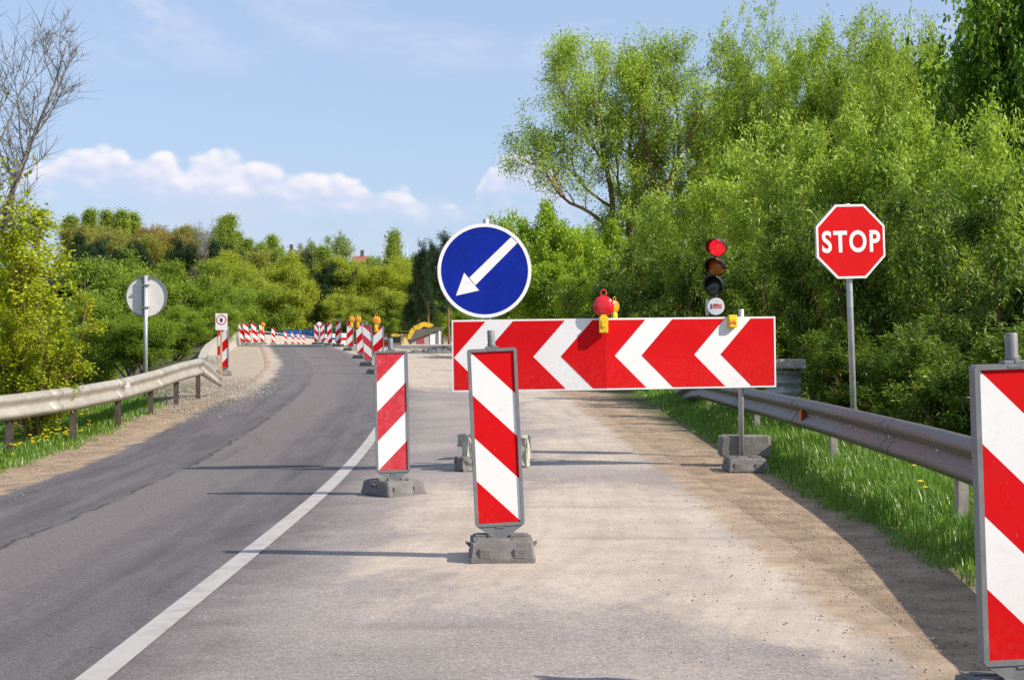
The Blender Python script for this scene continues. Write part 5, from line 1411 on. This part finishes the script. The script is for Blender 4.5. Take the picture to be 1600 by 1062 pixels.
def pebbles(name, pts, sizes, mat, label, cat):
    rng_ = np.random.default_rng(9); n_ = len(pts)
    base_ = np.array([(1, 0, 0), (0, 1, 0), (-1, 0, 0), (0, -1, 0), (0, 0, .8), (0, 0, -.6)], float)
    fb = np.array([(0, 1, 4), (1, 2, 4), (2, 3, 4), (3, 0, 4), (1, 0, 5), (2, 1, 5), (3, 2, 5), (0, 3, 5)])
    a = rng_.uniform(0, 2*PI, n_); c_, s_ = np.cos(a), np.sin(a)
    v = base_[None]*rng_.uniform(.6, 1.35, (n_, 6, 1))*np.asarray(sizes)[:, None, None]
    vx = v[..., 0]*c_[:, None]-v[..., 1]*s_[:, None]; vy = v[..., 0]*s_[:, None]+v[..., 1]*c_[:, None]
    co = np.stack([vx, vy, v[..., 2]], -1)+np.asarray(pts)[:, None, :]
    f = (np.arange(n_)[:, None, None]*6+fb[None]).reshape(-1, 3)
    return tag(link(name, fast_mesh(name, co.reshape(-1, 3), f, mat)), label, cat, None, 'stuff')
pts = []; sz = []
rg = random.Random(3)
for _ in range(6500):
    y_ = rg.gauss(31, 3.2); uu = rg.gauss(-3.5, .55)
    if y_ < 24 or y_ > 40 or uu > -2.3 or uu < -5: continue
    x_ = float(XR(y_))+uu; pts.append((x_, y_, gz(x_, y_)+.01)); sz.append(rg.choice((.006, .008, .011, .014, .02)))
grav = simple('gravel_stone', (.29, .255, .21), .95, 0, .35, 4)
pebbles('gravel', pts, sz, grav, 'loose grey gravel spilled at the end of the left guardrail', 'gravel')
pts = []; sz = []
for _ in range(5200):
    y_ = 5*(26/5)**rg.random(); uu = rg.gauss(3.55, .28) if rg.random() < .75 else rg.uniform(2.2, 3.9)
    x_ = -1.6+uu+(float(XR(y_))+1.6 if y_ > 14 else 0); pts.append((x_, y_, gz(x_, y_)+.008)); sz.append(rg.choice((.002, .0025, .003, .004, .005, .008)))
pebbles('shoulder_gravel', pts, sz, simple('shoulder_stone', (.34, .28, .22), .95, 0, .4, 6), 'fine stones and crumbs on the right dirt shoulder', 'gravel')
pts = []; sz = []
for _ in range(2600):
    y_ = 8*(30/8)**rg.random(); uu = rg.gauss(-3.5, .25)
    x_ = uu+float(XR(y_)); pts.append((x_, y_, gz(x_, y_)+.008)); sz.append(rg.choice((.004, .005, .006, .008, .012)))
pebbles('edge_gravel', pts, sz, grav, 'fine stones on the sandy edge of the left lane', 'gravel')

# ------------------------------------------------------------------ houses and masts on the skyline
hY = 330
def roofbox(px0, px1, yr, ye, label, roofm, chim):
    a, b = P(px0, ye, hY), P(px1, ye, hY); wd = b.x-a.x; he = a.z; hr = P(0, yr, hY).z; X = (a.x+b.x)/2; z = gz(X, hY)
    o = empty('house', (X, hY, z), label, 'house'); he -= z; hr -= z
    m = MB(); m.box((0, 0, he/2), (wd*.92, 7, he)); m.build('wall', plaster, o)
    m = MB(); m.add([(-wd/2, -4, he), (wd/2, -4, he), (wd/2*.9, 0, hr), (-wd/2*.9, 0, hr), (-wd/2, 4, he), (wd/2, 4, he)], [(0, 1, 2, 3), (5, 4, 3, 2), (0, 3, 4), (1, 5, 2), (1, 0, 4, 5)]); rf = m.build('roof', roofm, o)
    m = MB(); m.box((wd*chim, 0, hr+.4), (.7, .7, 1.6)); m.build('chimney', roof_dark, rf)
    for k_ in (-.25, .25): m = MB(); m.box((wd*k_, -3.53, he-1.2), (1.0, .08, 1.2)); m.build('window', dark_glass, o)
roofbox(551, 578, 400, 411, 'house with red tiled roof showing above the yellow green trees', roof_red, .05)
roofbox(451, 470, 391, 399, 'small dark roofed house with chimney on the left skyline', roof_dark, -.28)
for px, yt, lab in ((597, 364, 'thin pale mast left of the solitary pointed tree'), (636, 360, 'thin pale mast right of the solitary pointed tree')):
    p = P(px, yt, 300); z = gz(p.x, 300)
    m = MB(); m.tube([(0, 0, 0), (0, 0, p.z-z)], [.05, .03], 6); o = m.build('mast', galv, None, (p.x, 300, z)); tag(o, lab, 'mast', 'thin masts on the skyline')
